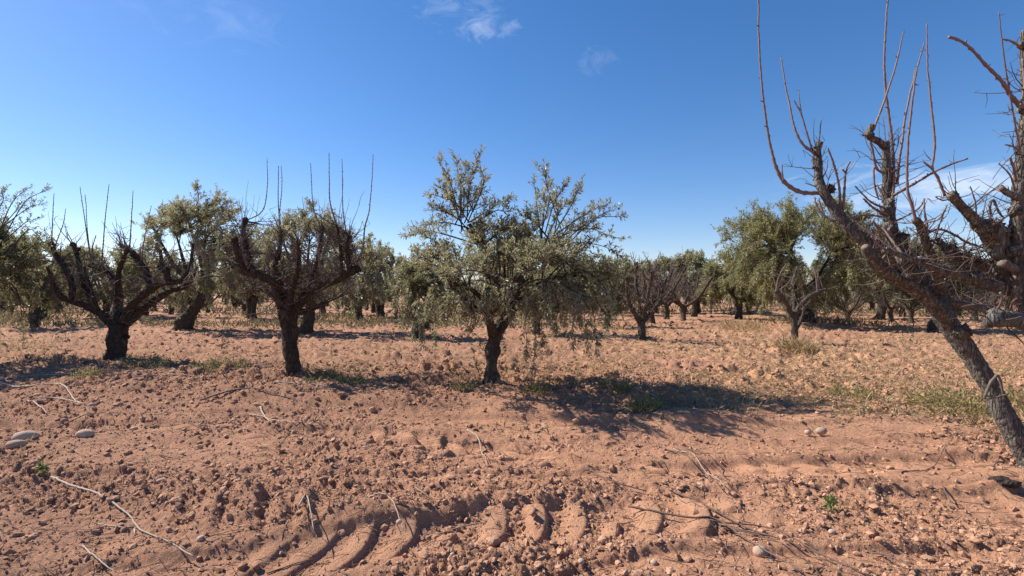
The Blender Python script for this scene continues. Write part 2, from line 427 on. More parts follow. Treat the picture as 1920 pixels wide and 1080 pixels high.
# ------------------------------------------------------------------ sky with thin cloud
N = NT(world.node_tree)
vd = N.n('ShaderNodeTexCoord').outputs['Generated']
def cloud(px, py, rx, ry, scale, thr, amt):
    d = ray(px, py); d = d / np.linalg.norm(d)
    mp = N.n('ShaderNodeMapping', _vector_type='POINT')
    mp.inputs['Location'].default_value = (-d[0] / rx, -d[1] / rx, -d[2] / ry); mp.inputs['Scale'].default_value = (1 / rx, 1 / rx, 1 / ry)
    N.l(vd, mp.inputs[0])
    ln = N.n('ShaderNodeVectorMath', _operation='LENGTH'); N.l(mp.outputs[0], ln.inputs[0])
    m2 = N.n('ShaderNodeMapping'); m2.inputs['Scale'].default_value = (1, 1, min(3.2, rx / ry)); N.l(vd, m2.inputs[0])
    nd = N.n('ShaderNodeTexNoise', Scale=scale, Detail=8, Roughness=.68, Distortion=.9); N.l(m2.outputs[0], nd.inputs['Vector'])
    f = N.math('SUBTRACT', N.math('SUBTRACT', nd.outputs['Fac'], thr), N.math('MULTIPLY', ln.outputs['Value'], .26))
    return N.math('MULTIPLY', N.math('MULTIPLY', f, 3.2, True), amt * .55, True)
cf = None
for args in [(850, 15, .11, .035, 13, .34, .40), (898, 46, .06, .03, 20, .32, .55), (955, 52, .035, .022, 26, .32, .5), (1125, 112, .05, .028, 18, .34, .25),
             (1790, 352, .20, .045, 9, .26, 1.1), (1640, 375, .14, .02, 10, .32, .5), (1880, 420, .24, .035, 9, .32, .5), (390, 22, .16, .06, 9, .38, .22)]:
    f = cloud(*args); cf = f if cf is None else N.math('MAXIMUM', cf, f)
hs = N.n('ShaderNodeHueSaturation', Saturation=1.28); N.l(sky.outputs[0], hs.inputs['Color'])
skc = N.mix(1.0, hs.outputs[0], (1.03, .90, .95), 'MULTIPLY')
cmx = N.mix(cf, skc, (6.0, 6.6, 7.6))
N.l(cmx, w_bg.inputs['Color'])

# ------------------------------------------------------------------ the ground
for (px, py, fr, fh) in [(548, 712, .45, .06), (220, 688, .5, .06), (920, 735, .5, .05), (1955, 890, .5, .06), (1510, 618, 2.0, .28), (1427, 592, 2.2, .3), (1493, 655, .6, .12)]:
    d = ray(px, py); t = -CAM_Z / d[2]; TREE_FEET.append((d[0] * t, d[1] * t, fr, fh))

def make_ground():
    ds = [1.0]
    while ds[-1] < 1.9: ds.append(ds[-1] * (1 + 1 / 90))
    while ds[-1] < 10: ds.append(ds[-1] * (1 + 1 / 275))
    k = 1 / 275
    while ds[-1] < 700: k = min(k * (1.018 if ds[-1] < 40 else 1.06), 1 / 18); ds.append(ds[-1] * (1 + k))
    ds = np.array(ds); tx = np.linspace(-1.34, 1.34, 740)
    Y, T = np.meshgrid(ds, tx, indexing='ij'); X = T * (Y + .25)
    h, sm, st, ro = ground_fields(X.ravel(), Y.ravel())
    far = sstep(60, 160, Y.ravel()); h = h * (1 - far)
    left_dark = sstep(1.6, -3.0, X.ravel()) if False else (1 - sstep(-3.2, .8, X.ravel())) * (1 - sstep(7.2, 9, Y.ravel()))  # soil colour gets darker towards the near left
    left_dark = left_dark * (.55 + .45 * sstep(.35, .6, fbm(X.ravel() * .8, Y.ravel() * .9, 3, 6)))
    V = np.stack([X.ravel(), Y.ravel(), h], 1)
    n, m = Y.shape
    i, j = np.meshgrid(np.arange(n - 1), np.arange(m - 1), indexing='ij'); b = (i * m + j).ravel()
    q = np.stack([b, b + 1, b + m + 1, b + m], 1)
    mb = MB(); mb.add(V, q)
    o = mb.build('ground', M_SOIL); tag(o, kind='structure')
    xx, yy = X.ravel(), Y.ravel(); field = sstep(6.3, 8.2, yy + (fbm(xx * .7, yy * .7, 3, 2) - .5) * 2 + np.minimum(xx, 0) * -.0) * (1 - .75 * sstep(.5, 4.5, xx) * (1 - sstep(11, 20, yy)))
    for nm, val in (('smooth', sm), ('straw', st), ('left_dark', left_dark), ('field', field)):
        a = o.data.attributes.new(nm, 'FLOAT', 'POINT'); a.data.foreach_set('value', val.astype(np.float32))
    # the field carries on beside and behind the camera
    mb = MB(); mb.add([[-900, -900, -.45], [900, -900, -.45], [900, 1200, -.45], [-900, 1200, -.45]], [[0, 1, 2, 3]])
    o = mb.build('field_ground', M_SOIL); tag(o, kind='structure')
make_ground()

# ------------------------------------------------------------------ pruned fruit trees traced limb by limb
def traced(pts, D, d0, d1):
    """[(px, py, r_px)] -> points and radii; the depth runs from D+d0 to D+d1 along the limb"""
    n = len(pts); out = []; rad = []
    seg = [0]
    for a, b in zip(pts, pts[1:]): seg.append(seg[-1] + math.hypot(a[0] - b[0], a[1] - b[1]))
    for p, s in zip(pts, seg):
        dd = D + d0 + (d1 - d0) * s / seg[-1]
        out.append(P(p[0], p[1], dd)); rad.append(p[2] * dd / 960 * (.66 if D < 6 else .72))
    return np.array(out), np.array(rad)

def along(pts, t):
    s = np.concatenate([[0], np.cumsum(np.linalg.norm(np.diff(pts, axis=0), axis=1))]); s /= s[-1]
    return np.stack([np.interp(t, s, pts[:, k]) for k in range(3)], -1)

def grow_twigs(pts, n, lmin, lmax, r_, up=.7, t0=.15, N_=5, spread=1.0):
    t = r_.uniform(t0, 1, n); p = along(pts, t)
    d = unit(rdir(n, r_) * spread + np.array([0, 0, up])); L = r_.uniform(lmin, lmax, n) ** 1.0
    out = np.zeros((n, N_, 3)); out[:, 0] = p; cur = d
    for k in range(1, N_):
        cur = unit(cur + rdir(n, r_) * .22 + np.array([0, 0, .16 * up])); out[:, k] = out[:, k - 1] + cur * (L / (N_ - 1))[:, None]
    return out, L

def shoot(parent, pts, rad, seed, mt=None, name='shoot', seg=6):
    p, r = resample(pts, np.asarray(rad) * .84, .025)
    s = np.arange(len(p)); r = r * (1 + .32 * (s % 3 == 0)) 
    r_ = np.random.default_rng(seed)
    p = p + np.cumsum(r_.normal(0, .0016, p.shape), 0) * np.linspace(0, 1, len(p))[:, None]
    mb = MB(); tube(mb, p, r, seg, None, 0.05, seed, tone=.45 + .3 * r_.random())
    # spur buds
    k = max(2, len(p) // 4); idx = r_.integers(1, len(p), k); d = unit(rdir(k, r_) + [0, 0, .8]); L = r_.uniform(.012, .035, k)
    tw = np.stack([p[idx], p[idx] + d * L[:, None] * .5, p[idx] + d * L[:, None]], 1)
    twigs(mb, tw, r[idx] * .7 + .001, r[idx] * .35 + .0005, 3, .3)
    return mb.build(name, mt or M_SHOOT, parent)

def cut_face(parent, p, tan, r):
    mb = MB(); tube(mb, [p - tan * r * .2, p + tan * r * .10, p + tan * r * .28], [r * .86, r * .80, r * .70], 12, None, .08, 3, bulge=.03)
    return mb.build('pruning_cut', M_CUT, parent)

def gall(mb, p, r, seed):
    v, f = ICO2; r_ = np.random.default_rng(seed)
    vv = v * (1 + .16 * r_.normal(size=(len(v), 1))) * r; mb.add(vv + p, None, f)

def icosphere(sub):
    t = (1 + 5 ** .5) / 2
    v = [(-1, t, 0), (1, t, 0), (-1, -t, 0), (1, -t, 0), (0, -1, t), (0, 1, t), (0, -1, -t), (0, 1, -t), (t, 0, -1), (t, 0, 1), (-t, 0, -1), (-t, 0, 1)]
    f = [(0, 11, 5), (0, 5, 1), (0, 1, 7), (0, 7, 10), (0, 10, 11), (1, 5, 9), (5, 11, 4), (11, 10, 2), (10, 7, 6), (7, 1, 8), (3, 9, 4), (3, 4, 2), (3, 2, 6), (3, 6, 8), (3, 8, 9), (4, 9, 5), (2, 4, 11), (6, 2, 10), (8, 6, 7), (9, 8, 1)]
    v = [tuple(np.array(a) / np.linalg.norm(a)) for a in v]
    for _ in range(sub):
        mid = {}; nf = []
        def m(a, b):
            k = (min(a, b), max(a, b))
            if k not in mid:
                q = (np.array(v[a]) + np.array(v[b])) / 2; v.append(tuple(q / np.linalg.norm(q))); mid[k] = len(v) - 1
            return mid[k]
        for a, b, c in f:
            ab, bc, ca = m(a, b), m(b, c), m(c, a); nf += [(a, ab, ca), (b, bc, ab), (c, ca, bc), (ab, bc, ca)]
        f = nf
    return np.array(v), np.array(f)
ICO0, ICO1, ICO2 = icosphere(0), icosphere(1), icosphere(2)

def fruit_tree(label, D, base_px, stems, limbs, bark, twig_mat, twig_n, twig_len, seed, group=None, seg=16, gn=.13, extra_shoots=0, shoot_len=(.5, 1.2), step=.025):
    """stems / limbs: dict(p=[(px,py,r)..], d=(d0,d1), cut=bool, shoots=[(pts, d0, d1)])"""
    r_ = np.random.default_rng(seed)
    b = ground_at(*base_px)
    root = thing('fruit_tree', label, 'tree', b, group)
    for k, s in enumerate(stems):
        p, r = traced(s['p'], D, *s['d'])
        p = np.vstack([p[0] + [0, 0, -.25], p[0] + [0, 0, -.02], p[0] + (p[1] - p[0]) * .45, p[1:]]); r = np.concatenate([[r[0] * 1.7], [r[0] * 1.28], [r[0] * 1.02], r[1:]])
        mb = MB(); tube(mb, p, r, seg + 6, step, gn, seed + k, knots=3)
        for g in s.get('galls', []):
            gp, gr = traced([g[:3], g[:3]], D, g[3], g[3]) if False else (P(g[0], g[1], D + g[3]), g[2] * (D + g[3]) / 960 * .74)
            gall(mb, gp, gr, seed + int(g[0]))
        mb.build('trunk', bark, root)
    for k, s in enumerate(limbs):
        p, r = traced(s['p'], D, *s['d'])
        if D > 9: r = r * .86
        mb = MB(); pp, rr = tube(mb, p, r, seg if r[0] > .02 else 8, step if r[0] > .02 else step * .8, gn, seed * 31 + k, knots=max(1, len(p) // 2))
        for g in s.get('galls', []):
            gall(mb, P(g[0], g[1], D + g[3]), g[2] * (D + g[3]) / 960 * .74, seed + int(g[0]))
        limb = mb.build(s.get('name', 'limb'), s.get('mat', bark), root)
        tan = unit(pp[-1] - pp[-2])
        if s.get('cut'): cut_face(limb, pp[-1], tan, rr[-1])
        for j, sh in enumerate(s.get('shoots', [])):
            sp, sr = traced(sh[0], D, sh[1], sh[2]); shoot(limb, sp, sr, seed * 57 + k * 13 + j, twig_mat if len(sh) > 3 else None)
        n = int(extra_shoots * s.get('tw', 1))
        if n:
            tw, L = grow_twigs(pp, n, *shoot_len, r_, up=2.6, t0=.3, N_=8, spread=.8)
            for j in range(n): shoot(limb, tw[j], np.linspace(.006, .002, 8) * (1 if D < 7 else 1.2), seed * 91 + k * 7 + j, seg=4)
        n = int(twig_n * s.get('tw', 1) * np.linalg.norm(np.diff(pp, axis=0), axis=1).sum())
        if n:
            tw, L = grow_twigs(pp, n, *twig_len, r_, up=.55, t0=.05)
            mb = MB(); f = max(1, D / 6); twigs(mb, tw, (.003 + L * .006) * f, np.full(n, .0017 * f), 4, r_.random(n))
            # second order twigs
            m = n * 2; src = r_.integers(0, n, m); t = r_.integers(1, 5, m); pt = tw[src, t]
            d = unit(rdir(m, r_) + [0, 0, .35]); L2 = L[src] * r_.uniform(.15, .5, m)
            t2 = np.stack([pt, pt + d * L2[:, None] * .5 + rdir(m, r_) * L2[:, None] * .08, pt + d * L2[:, None]], 1)
            twigs(mb, t2, (.0022 + L2 * .006) * f, np.full(m, .0014 * f), 3, r_.random(m))
            mb.build('twig_cluster', twig_mat, limb, kind='stuff')
    return root

# --- the big pruned tree at the right edge
RT_D = 4.7
rt_stems = [
    dict(p=[(1958, 905, 31), (1915, 835, 27), (1882, 778, 25), (1862, 735, 24), (1835, 690, 23), (1803, 642, 23), (1778, 605, 26), (1757, 570, 28), (1738, 538, 25)], d=(0, .25),
         galls=[(1806, 622, 17, .02)]),
    dict(p=[(1975, 905, 30), (2010, 800, 26), (2015, 720, 24), (1990, 655, 23), (1950, 612, 22)], d=(-.05, -.45)),
]
rt_limbs = [
    dict(p=[(1790, 622, 20), (1765, 585, 22), (1724, 549, 19), (1700, 533, 18), (1665, 513, 17), (1642, 492, 17), (1630, 475, 15), (1622, 463, 12)], d=(.2, -.25), cut=True, tw=.7,
         shoots=[([(1650, 500, 4), (1655, 485, 3.5), (1668, 473, 2)], -.2, -.25), ([(1655, 505, 3), (1680, 495, 2.2)], -.2, -.3)]),
    dict(p=[(1770, 596, 23), (1742, 552, 23), (1715, 515, 20), (1690, 488, 19), (1640, 462, 17), (1597, 435, 16), (1570, 400, 15), (1553, 376, 14), (1542, 357, 12.5), (1535, 335, 11.5), (1535, 309, 10), (1532, 284, 10), (1537, 268, 9.5)], d=(.25, .55), cut=True, tw=.6,
         galls=[(1557, 355, 11, .5), (1530, 283, 10, .5), (1526, 313, 5, .5), (1534, 335, 9, .5)],
         shoots=[([(1540, 362, 6.5), (1500, 360, 6.5), (1470, 341, 5.8), (1455, 313, 5), (1448, 288, 4), (1440, 250, 3.6), (1430, 180, 3.1), (1424, 100, 2.7), (1421, 0, 2.3), (1420, -70, 1.8)], .5, .35),
                 ([(1527, 287, 4.5), (1505, 270, 4), (1490, 240, 3.4), (1480, 190, 2.6), (1466, 108, 1.6)], .5, .7),
                 ([(1522, 279, 2.8), (1512, 245, 2.3), (1503, 215, 2), (1490, 188, 1.4)], .5, .4), ([(1503, 215, 1.8), (1497, 172, 1.1)], .42, .42),
                 ([(1536, 264, 2), (1538, 240, 1.6), (1541, 218, 1)], .5, .5),
                 ([(1577, 397, 4), (1573, 348, 3.3), (1564, 312, 3), (1549, 276, 2.2)], .45, .3),
                 ([(1580, 398, 4), (1585, 345, 3.4), (1587, 322, 3), (1595, 303, 2.6)], .45, .3), ([(1586, 324, 2.6), (1578, 317, 2.3)], .33, .33),
                 ([(1588, 397, 3.2), (1612, 422, 3), (1640, 442, 2.8), (1682, 474, 2.4)], .4, .1),
                 ([(1574, 420, 4.2), (1550, 408, 3.8), (1532, 392, 3.3), (1524, 371, 2.4)], .45, .6), ([(1543, 396, 2.4), (1535, 374, 1.6)], .5, .5),
                 ([(1542, 335, 2.4), (1549, 318, 2), (1550, 302, 1.5)], .5, .6), ([(1470, 341, 2.5), (1467, 325, 2.2), (1468, 306, 1.6)], .4, .4),
                 ([(1530, 350, 2), (1510, 343, 1)], .5, .5)]),
    dict(p=[(1725, 530, 24), (1705, 495, 22), (1685, 462, 20), (1670, 436, 17), (1668, 413, 15), (1667, 392, 15), (1664, 365, 14), (1664, 335, 12.5), (1662, 300, 11), (1660, 266, 10)], d=(.2, -.1), cut=True,
         galls=[(1668, 428, 17, .0), (1662, 395, 14, -.05), (1690, 450, 17, .05), (1668, 380, 12, -.05)], tw=1.3,
         shoots=[([(1672, 398, 4.6), (1676, 330, 4.4), (1673, 271, 4), (1661, 182, 3.6), (1658, 120, 3.1), (1661, 60, 2.7), (1666, 0, 2.3), (1668, -40, 1.8)], -.05, -.15),
                 ([(1682, 345, 4.6), (1686, 298, 4.4), (1692, 262, 3.4), (1697, 225, 3), (1705, 175, 2.7), (1714, 128, 2)], -.05, .2),
                 ([(1657, 325, 4), (1643, 315, 3.8), (1636, 283, 3.4), (1629, 262, 3)], -.1, -.15), ([(1638, 314, 3), (1640, 350, 2.6), (1648, 375, 2.2)], -.1, -.1),
                 ([(1676, 366, 5), (1720, 341, 4), (1750, 323, 3.6), (1780, 310, 3), (1816, 297, 2.4)], -.1, -.4),
                 ([(1662, 392, 3.4), (1632, 378, 2.8), (1603, 350, 2)], -.1, -.3), ([(1662, 402, 4), (1640, 393, 3.4), (1617, 376, 3)], -.1, -.35),
                 ([(1662, 408, 3.4), (1630, 403, 2.6), (1600, 404, 2)], -.1, -.2), ([(1655, 380, 2.6), (1654, 362, 2.2), (1646, 348, 1.8)], -.15, -.15),
                 ([(1675, 440, 4.5), (1650, 428, 4.5), (1640, 415, 3.5)], 0, -.3), ([(1672, 418, 3), (1700, 405, 2.6), (1722, 392, 2.2), (1733, 375, 1.7)], -.05, -.4)]),
    dict(p=[(1660, 276, 9), (1648, 266, 8.5), (1634, 259, 9.5), (1628, 250, 9.5), (1633, 240, 7), (1637, 233, 5)], d=(-.1, -.2), tw=0,
         galls=[(1630, 254, 10, -.18)],
         shoots=[([(1639, 240, 3.4), (1660, 184, 2.9), (1680, 120, 2.3), (1695, 56, 1.5)], -.2, -.3), ([(1625, 255, 2.4), (1616, 252, 2)], -.2, -.25)]),
    dict(p=[(1765, 548, 14), (1748, 492, 12), (1736, 452, 11), (1724, 422, 10), (1717, 411, 9)], d=(.1, -.5), cut=True, tw=1.2,
         shoots=[([(1717, 414, 4.5), (1708, 380, 4.2), (1701, 350, 4), (1702, 270, 3.4), (1708, 200, 3), (1717, 140, 2.4), (1731, 82, 1.6)], -.5, -.6),
                 ([(1733, 440, 4), (1760, 430, 3.6), (1790, 440, 3.4), (1815, 455, 3), (1852, 464, 2.6)], -.45, -.1),
                 ([(1740, 440, 3.2), (1735, 400, 2.8), (1735, 370, 2.2)], -.45, -.4), ([(1736, 417, 2.6), (1760, 412, 2.2), (1772, 395, 1.6)], -.45, -.6),
                 ([(1746, 470, 3), (1760, 430, 2.4), (1776, 385, 1.6)], -.3, -.6)]),
    dict(p=[(1893, 520, 30), (1880, 480, 28), (1864, 450, 26), (1850, 432, 20), (1828, 412, 14), (1802, 386, 12), (1790, 373, 11.5), (1781, 366, 10)], d=(-.4, -.75), cut=True, tw=1.4,
         galls=[(1862, 432, 25, -.6), (1845, 425, 19, -.62), (1875, 440, 18, -.55), (1868, 418, 11, -.6), (1786, 368, 12, -.7)],
         shoots=[([(1772, 368, 4), (1758, 332, 3.8), (1748, 315, 3.6), (1753, 270, 3.4), (1748, 200, 2.9), (1744, 130, 2.4), (1741, 45, 1.5)], -.7, -.75), ([(1749, 318, 3), (1731, 305, 2.6)], -.7, -.75),
                 ([(1858, 420, 3.6), (1856, 385, 3.4), (1862, 376, 4), (1872, 400, 3.4), (1880, 410, 3)], -.65, -.6),
                 ([(1831, 404, 2.4), (1828, 375, 2), (1820, 350, 1.4)], -.7, -.8), ([(1842, 410, 2), (1848, 365, 1.2)], -.65, -.6), ([(1783, 372, 3), (1768, 376, 2.4), (1754, 370, 1.8)], -.75, -.8)]),
    dict(p=[(1955, 625, 24), (1925, 575, 22), (1912, 520, 21), (1908, 450, 20), (1911, 385, 19), (1916, 330, 18), (1921, 255, 16), (1926, 180, 14), (1922, 110, 11), (1920, 58, 8)], d=(-.45, -.8), cut=True,
         galls=[(1905, 395, 15, -.7), (1915, 85, 9, -.8), (1920, 205, 13, -.8), (1900, 470, 14, -.6)],
         shoots=[([(1925, 207, 10), (1900, 186, 7), (1880, 155, 5.6), (1850, 120, 4.8), (1826, 92, 4.2), (1803, 75, 4), (1780, 67, 4.4)], -.8, -1.1),
                 ([(1912, 280, 3), (1902, 225, 2.7), (1893, 170, 2.5), (1887, 130, 2.2), (1882, 80, 1.8), (1878, 22, 1.3)], -.8, -1.0),
                 ([(1915, 90, 4), (1900, 80, 3.2), (1877, 72, 2.4)], -.8, -.85), ([(1913, 285, 3), (1901, 275, 2.6), (1887, 271, 2.2)], -.8, -.9),
                 ([(1904, 358, 3), (1895, 330, 2.6), (1885, 318, 2.2), (1874, 307, 1.6)], -.75, -.85), ([(1906, 340, 4), (1899, 300, 3.5), (1898, 292, 3)], -.75, -.85),
                 ([(1905, 380, 3), (1890, 405, 2.8), (1860, 425, 2.4)], -.75, -.7), ([(1917, 110, 3.4), (1922, 160, 3), (1917, 200, 2.6)], -.85, -.9)]),
    dict(p=[(1911, 372, 10), (1898, 366, 9), (1888, 361, 8.5), (1877, 352, 8)], d=(-.7, -.85), cut=True, tw=0),
    dict(p=[(1990, 655, 22), (1950, 615, 23), (1915, 602, 23), (1885, 598, 22), (1858, 601, 20)], d=(-.4, -.95), cut=False, tw=.6, galls=[(1868, 590, 17, -.9)],
         shoots=[([(1870, 582, 4), (1880, 560, 3.5), (1878, 548, 3)], -.9, -1.0), ([(1895, 580, 3.5), (1900, 562, 3)], -.85, -.95)]),
    dict(p=[(1952, 605, 22), (1912, 552, 20), (1850, 533, 17), (1800, 516, 15), (1750, 500, 11), (1700, 482, 8), (1664, 470, 6.5)], d=(-.4, -.5), tw=1.3, galls=[(1662, 470, 9, -.5), (1830, 520, 15, -.5)],
         shoots=[([(1664, 470, 4), (1648, 460, 3.6), (1634, 446, 3)], -.5, -.6), ([(1695, 480, 4), (1665, 440, 3.6), (1650, 424, 3.2)], -.5, -.3)]),
    dict(p=[(1918, 545, 18), (1870, 508, 16), (1830, 491, 14), (1795, 481, 12), (1770, 462, 10.5), (1758, 447, 7)], d=(-.45, -.15), tw=1.2, galls=[(1785, 465, 10, -.2)],
         shoots=[([(1790, 480, 4.5), (1786, 466, 4.5), (1787, 460, 5)], -.2, -.25), ([(1815, 487, 3.4), (1806, 460, 3), (1815, 445, 2.4)], -.3, -.5)]),
    dict(p=[(1905, 505, 11), (1893, 500, 11), (1880, 494, 11)], d=(-.55, -.95), cut=True, tw=0),
    dict(p=[(1760, 560, 13), (1800, 570, 12), (1850, 580, 11), (1880, 590, 9)], d=(.2, .5), tw=1.0),
]
fruit_tree('large pruned fruit tree with thick leaning grey trunk at the right edge', RT_D, (1958, 893), rt_stems, rt_limbs, M_BARK, M_TWIG, 36, (.08, .45), 11, extra_shoots=0, seg=16, gn=.11, step=.018)
# broken twig caught on its trunk
for o in list(col.objects):
    if o.name == 'fruit_tree':
        p, r = traced([(1845, 748, 3.6), (1855, 722, 4.2), (1866, 707, 4.6), (1872, 703, 4.2), (1879, 722, 3.4), (1886, 748, 2.8)], RT_D, -.2, -.16); shoot(o, p, r, 5, M_GREYTWIG, 'broken_twig')
        p, r = traced([(1845, 741, 2), (1868, 745, 3), (1892, 739, 3)], RT_D, -.2, -.2); shoot(o, p, r, 6, M_GREYTWIG, 'broken_twig')

# --- pruned tree, second from the left
T3_D = 9.85
t3_stems = [dict(p=[(553, 716, 22), (551, 700, 19), (545, 654, 18), (541, 613, 19), (540, 580, 23)], d=(0, 0), galls=[(547, 612, 6, -.2), (527, 570, 10, -.05)])]
t3_limbs = [
    dict(p=[(530, 582, 15), (522, 555, 13), (512, 530, 13), (483, 515, 12), (457, 507, 11), (446, 476, 10), (440, 449, 7)], d=(0, -.9), tw=1.2, galls=[(440, 450, 8, -.9)]),
    dict(p=[(476, 512, 9), (463, 470, 8.5), (456, 436, 8), (461, 411, 7)], d=(-.5, -.3), galls=[(460, 413, 8, -.3)], shoots=[([(458, 415, 2), (492, 395, 1.4), (500, 350, 1.1), (498, 300, .7)], -.3, -.3)]),
    dict(p=[(537, 575, 14), (522, 525, 12), (515, 500, 8), (524, 470, 6), (527, 433, 5)], d=(0, .5), tw=1.5, shoots=[([(526, 440, 2), (522, 380, 1.3), (521, 312, .8)], .5, .5), ([(524, 400, 1.3), (528, 350, 1), (525, 308, .7)], .5, .6)]),
    dict(p=[(550, 582, 15), (570, 560, 12), (588, 545, 11), (609, 534, 11), (640, 521, 11), (668, 506, 9)], d=(0, -.3), tw=1.6, galls=[(668, 505, 10, -.3)],
         shoots=[([(668, 500, 3), (671, 489, 2.6), (681, 462, 2.4), (684, 427, 2.2), (694, 387, 1.5), (700, 290, .8)], -.3, -.4), ([(610, 533, 4), (600, 500, 3), (597, 460, 2)], -.2, -.4)]),
    dict(p=[(656, 514, 7), (653, 487, 7), (651, 459, 7), (656, 442, 6)], d=(-.3, -.3), galls=[(656, 474, 7, -.3), (655, 445, 7, -.3)], shoots=[([(652, 450, 2), (643, 390, 1.3), (644, 300, .8)], -.3, -.2)]),
    dict(p=[(640, 519, 6), (640, 487, 5), (637, 452, 4), (631, 421, 3)], d=(-.3, -.45), tw=1.2, shoots=[([(631, 422, 2.6), (619, 380, 1.8), (617, 340, 1.3), (617, 285, .8)], -.45, -.5)]),
    dict(p=[(560, 575, 11), (585, 520, 7.5), (597, 478, 6), (604, 428, 6)], d=(0, .9), tw=1.2, galls=[(604, 430, 7, .9)], shoots=[([(603, 430, 2), (588, 390, 1.3), (582, 305, .8)], .9, .9)]),
    dict(p=[(545, 580, 12), (565, 585, 9), (600, 572, 8), (620, 562, 6), (650, 550, 3)], d=(-.1, .8), tw=1.2),
    dict(p=[(536, 578, 10), (515, 560, 7), (490, 540, 6), (470, 535, 4)], d=(-.1, .9), tw=1.2),
    dict(p=[(541, 578, 12), (548, 540, 9), (560, 500, 7), (558, 450, 5)], d=(-.1, -1.0), tw=1.4),
]
fruit_tree('dark bare fruit tree with dense reddish twigs and straight trunk left of the central olive', T3_D, (553, 713), t3_stems, t3_limbs, M_BARKD, M_TWIG3, 46, (.15, .7), 21, seg=12, gn=.12, extra_shoots=3, shoot_len=(.45, 1.15), step=.03)

# --- pruned tree further left
T2_D = 11.9
t2_stems = [dict(p=[(216, 690, 21), (220, 665, 18), (222, 640, 18), (222, 610, 22)], d=(0, 0), galls=[(238, 632, 6, 0), (205, 682, 8, 0)])]
t2_limbs = [
    dict(p=[(215, 612, 15), (190, 590, 12), (160, 573, 10), (130, 563, 9.5), (112, 553, 8), (100, 530, 5), (88, 500, 3.5)], d=(0, -.6), tw=.6),
    dict(p=[(134, 562, 8), (135, 535, 8.5), (122, 502, 8), (105, 480, 7), (97, 458, 6)], d=(-.5, -.2), tw=.6, galls=[(97, 458, 7, -.2)], shoots=[([(97, 458, 1.8), (98, 420, 1.2), (100, 360, .7)], -.2, -.2), ([(100, 470, 1.6), (118, 420, 1), (122, 392, .7)], -.2, -.3)]),
    dict(p=[(182, 582, 8), (162, 545, 8), (150, 510, 7.5), (146, 485, 6.5), (138, 458, 6)], d=(-.2, .1), tw=.6, galls=[(137, 459, 7, .1), (147, 467, 5, .1)], shoots=[([(172, 500, 2), (166, 460, 1.6), (160, 420, 1.2), (150, 350, .7)], .1, .1), ([(168, 470, 1.6), (163, 420, 1), (160, 365, .7)], .1, .2)]),
    dict(p=[(184, 580, 5), (168, 535, 4.5), (158, 500, 3.5)], d=(-.2, -.4), tw=.5),
    dict(p=[(220, 612, 16), (221, 562, 13), (216, 530, 11), (205, 512, 10), (185, 502, 8), (168, 497, 7)], d=(0, .7), tw=.8, shoots=[([(190, 503, 2), (195, 440, 1.4), (203, 345, .7)], .6, .6), ([(168, 497, 2), (172, 470, 1.5), (178, 440, 1)], .7, .7)]),
    dict(p=[(222, 580, 8), (222, 515, 7), (234, 478, 5), (240, 470, 4)], d=(.2, -.4), tw=.8),
    dict(p=[(232, 605, 15), (245, 577, 12), (265, 555, 11), (285, 541, 10), (310, 530, 9), (335, 528, 8), (354, 508, 6), (360, 480, 5), (362, 456, 4)], d=(0, -.6), tw=.8),
    dict(p=[(280, 545, 9), (276, 512, 9), (265, 495, 9), (252, 477, 8), (240, 467, 7), (222, 458, 4)], d=(-.2, .0), tw=.8, shoots=[([(243, 468, 2), (246, 420, 1.3), (251, 358, .7)], 0, 0), ([(265, 490, 2), (272, 440, 1.3), (284, 385, .7)], 0, 0)]),
    dict(p=[(316, 531, 8), (312, 508, 9), (304, 498, 7), (301, 468, 4)], d=(-.4, -.3), galls=[(312, 505, 8, -.3), (300, 500, 7, -.3)], tw=.8),
    dict(p=[(236, 606, 16), (265, 581, 12), (295, 560, 10.5), (320, 545, 9), (350, 536, 8), (364, 512, 6), (370, 500, 4)], d=(0, .5), tw=.8),
]
fruit_tree('bare fruit tree with wide V of knobbly limbs, near the left edge', T2_D, (216, 688), t2_stems, t2_limbs, M_BARKD, M_GREYTWIG, 40, (.15, .7), 33, seg=12, gn=.12, extra_shoots=2, shoot_len=(.35, .9), step=.035)

# --- smaller pruned trees in the middle distance
B1_D = 17.2
b1_stems = [dict(p=[(1203, 648, 11), (1203, 625, 9), (1202, 602, 11)], d=(0, 0))]
b1_limbs = [
    dict(p=[(1200, 604, 8), (1188, 585, 6.5), (1178, 560, 6), (1176, 520, 6)], d=(0, -.5), galls=[(1176, 522, 6, -.5)]),
    dict(p=[(1203, 602, 7), (1198, 565, 5), (1192, 530, 4.5), (1193, 495, 3)], d=(0, .6), galls=[(1194, 494, 4, .6)]),
    dict(p=[(1207, 603, 8), (1222, 585, 6.5), (1235, 570, 6), (1252, 563, 5), (1270, 530, 4), (1287, 500, 4)], d=(0, -.4), tw=.5),
    dict(p=[(1206, 600, 7), (1214, 560, 5), (1220, 530, 5), (1224, 508, 5)], d=(0, -.7), galls=[(1223, 510, 5, -.7)]),
    dict(p=[(1235, 572, 5), (1244, 545, 4.5), (1250, 520, 3.5)], d=(-.1, .5)),
]
fruit_tree('small bare fruit tree with one long slanting pole limb, right of the central olive', B1_D, (1203, 647), b1_stems, b1_limbs, M_BARKF, M_TWIG, 22, (.2, .8), 43, seg=10, gn=.12, extra_shoots=1, shoot_len=(.4, 1.0), step=.05)
B2_D = 16.0
b2_stems = [dict(p=[(1491, 652, 11), (1490, 635, 8), (1489, 610, 7.5), (1486, 590, 8)], d=(0, 0))]
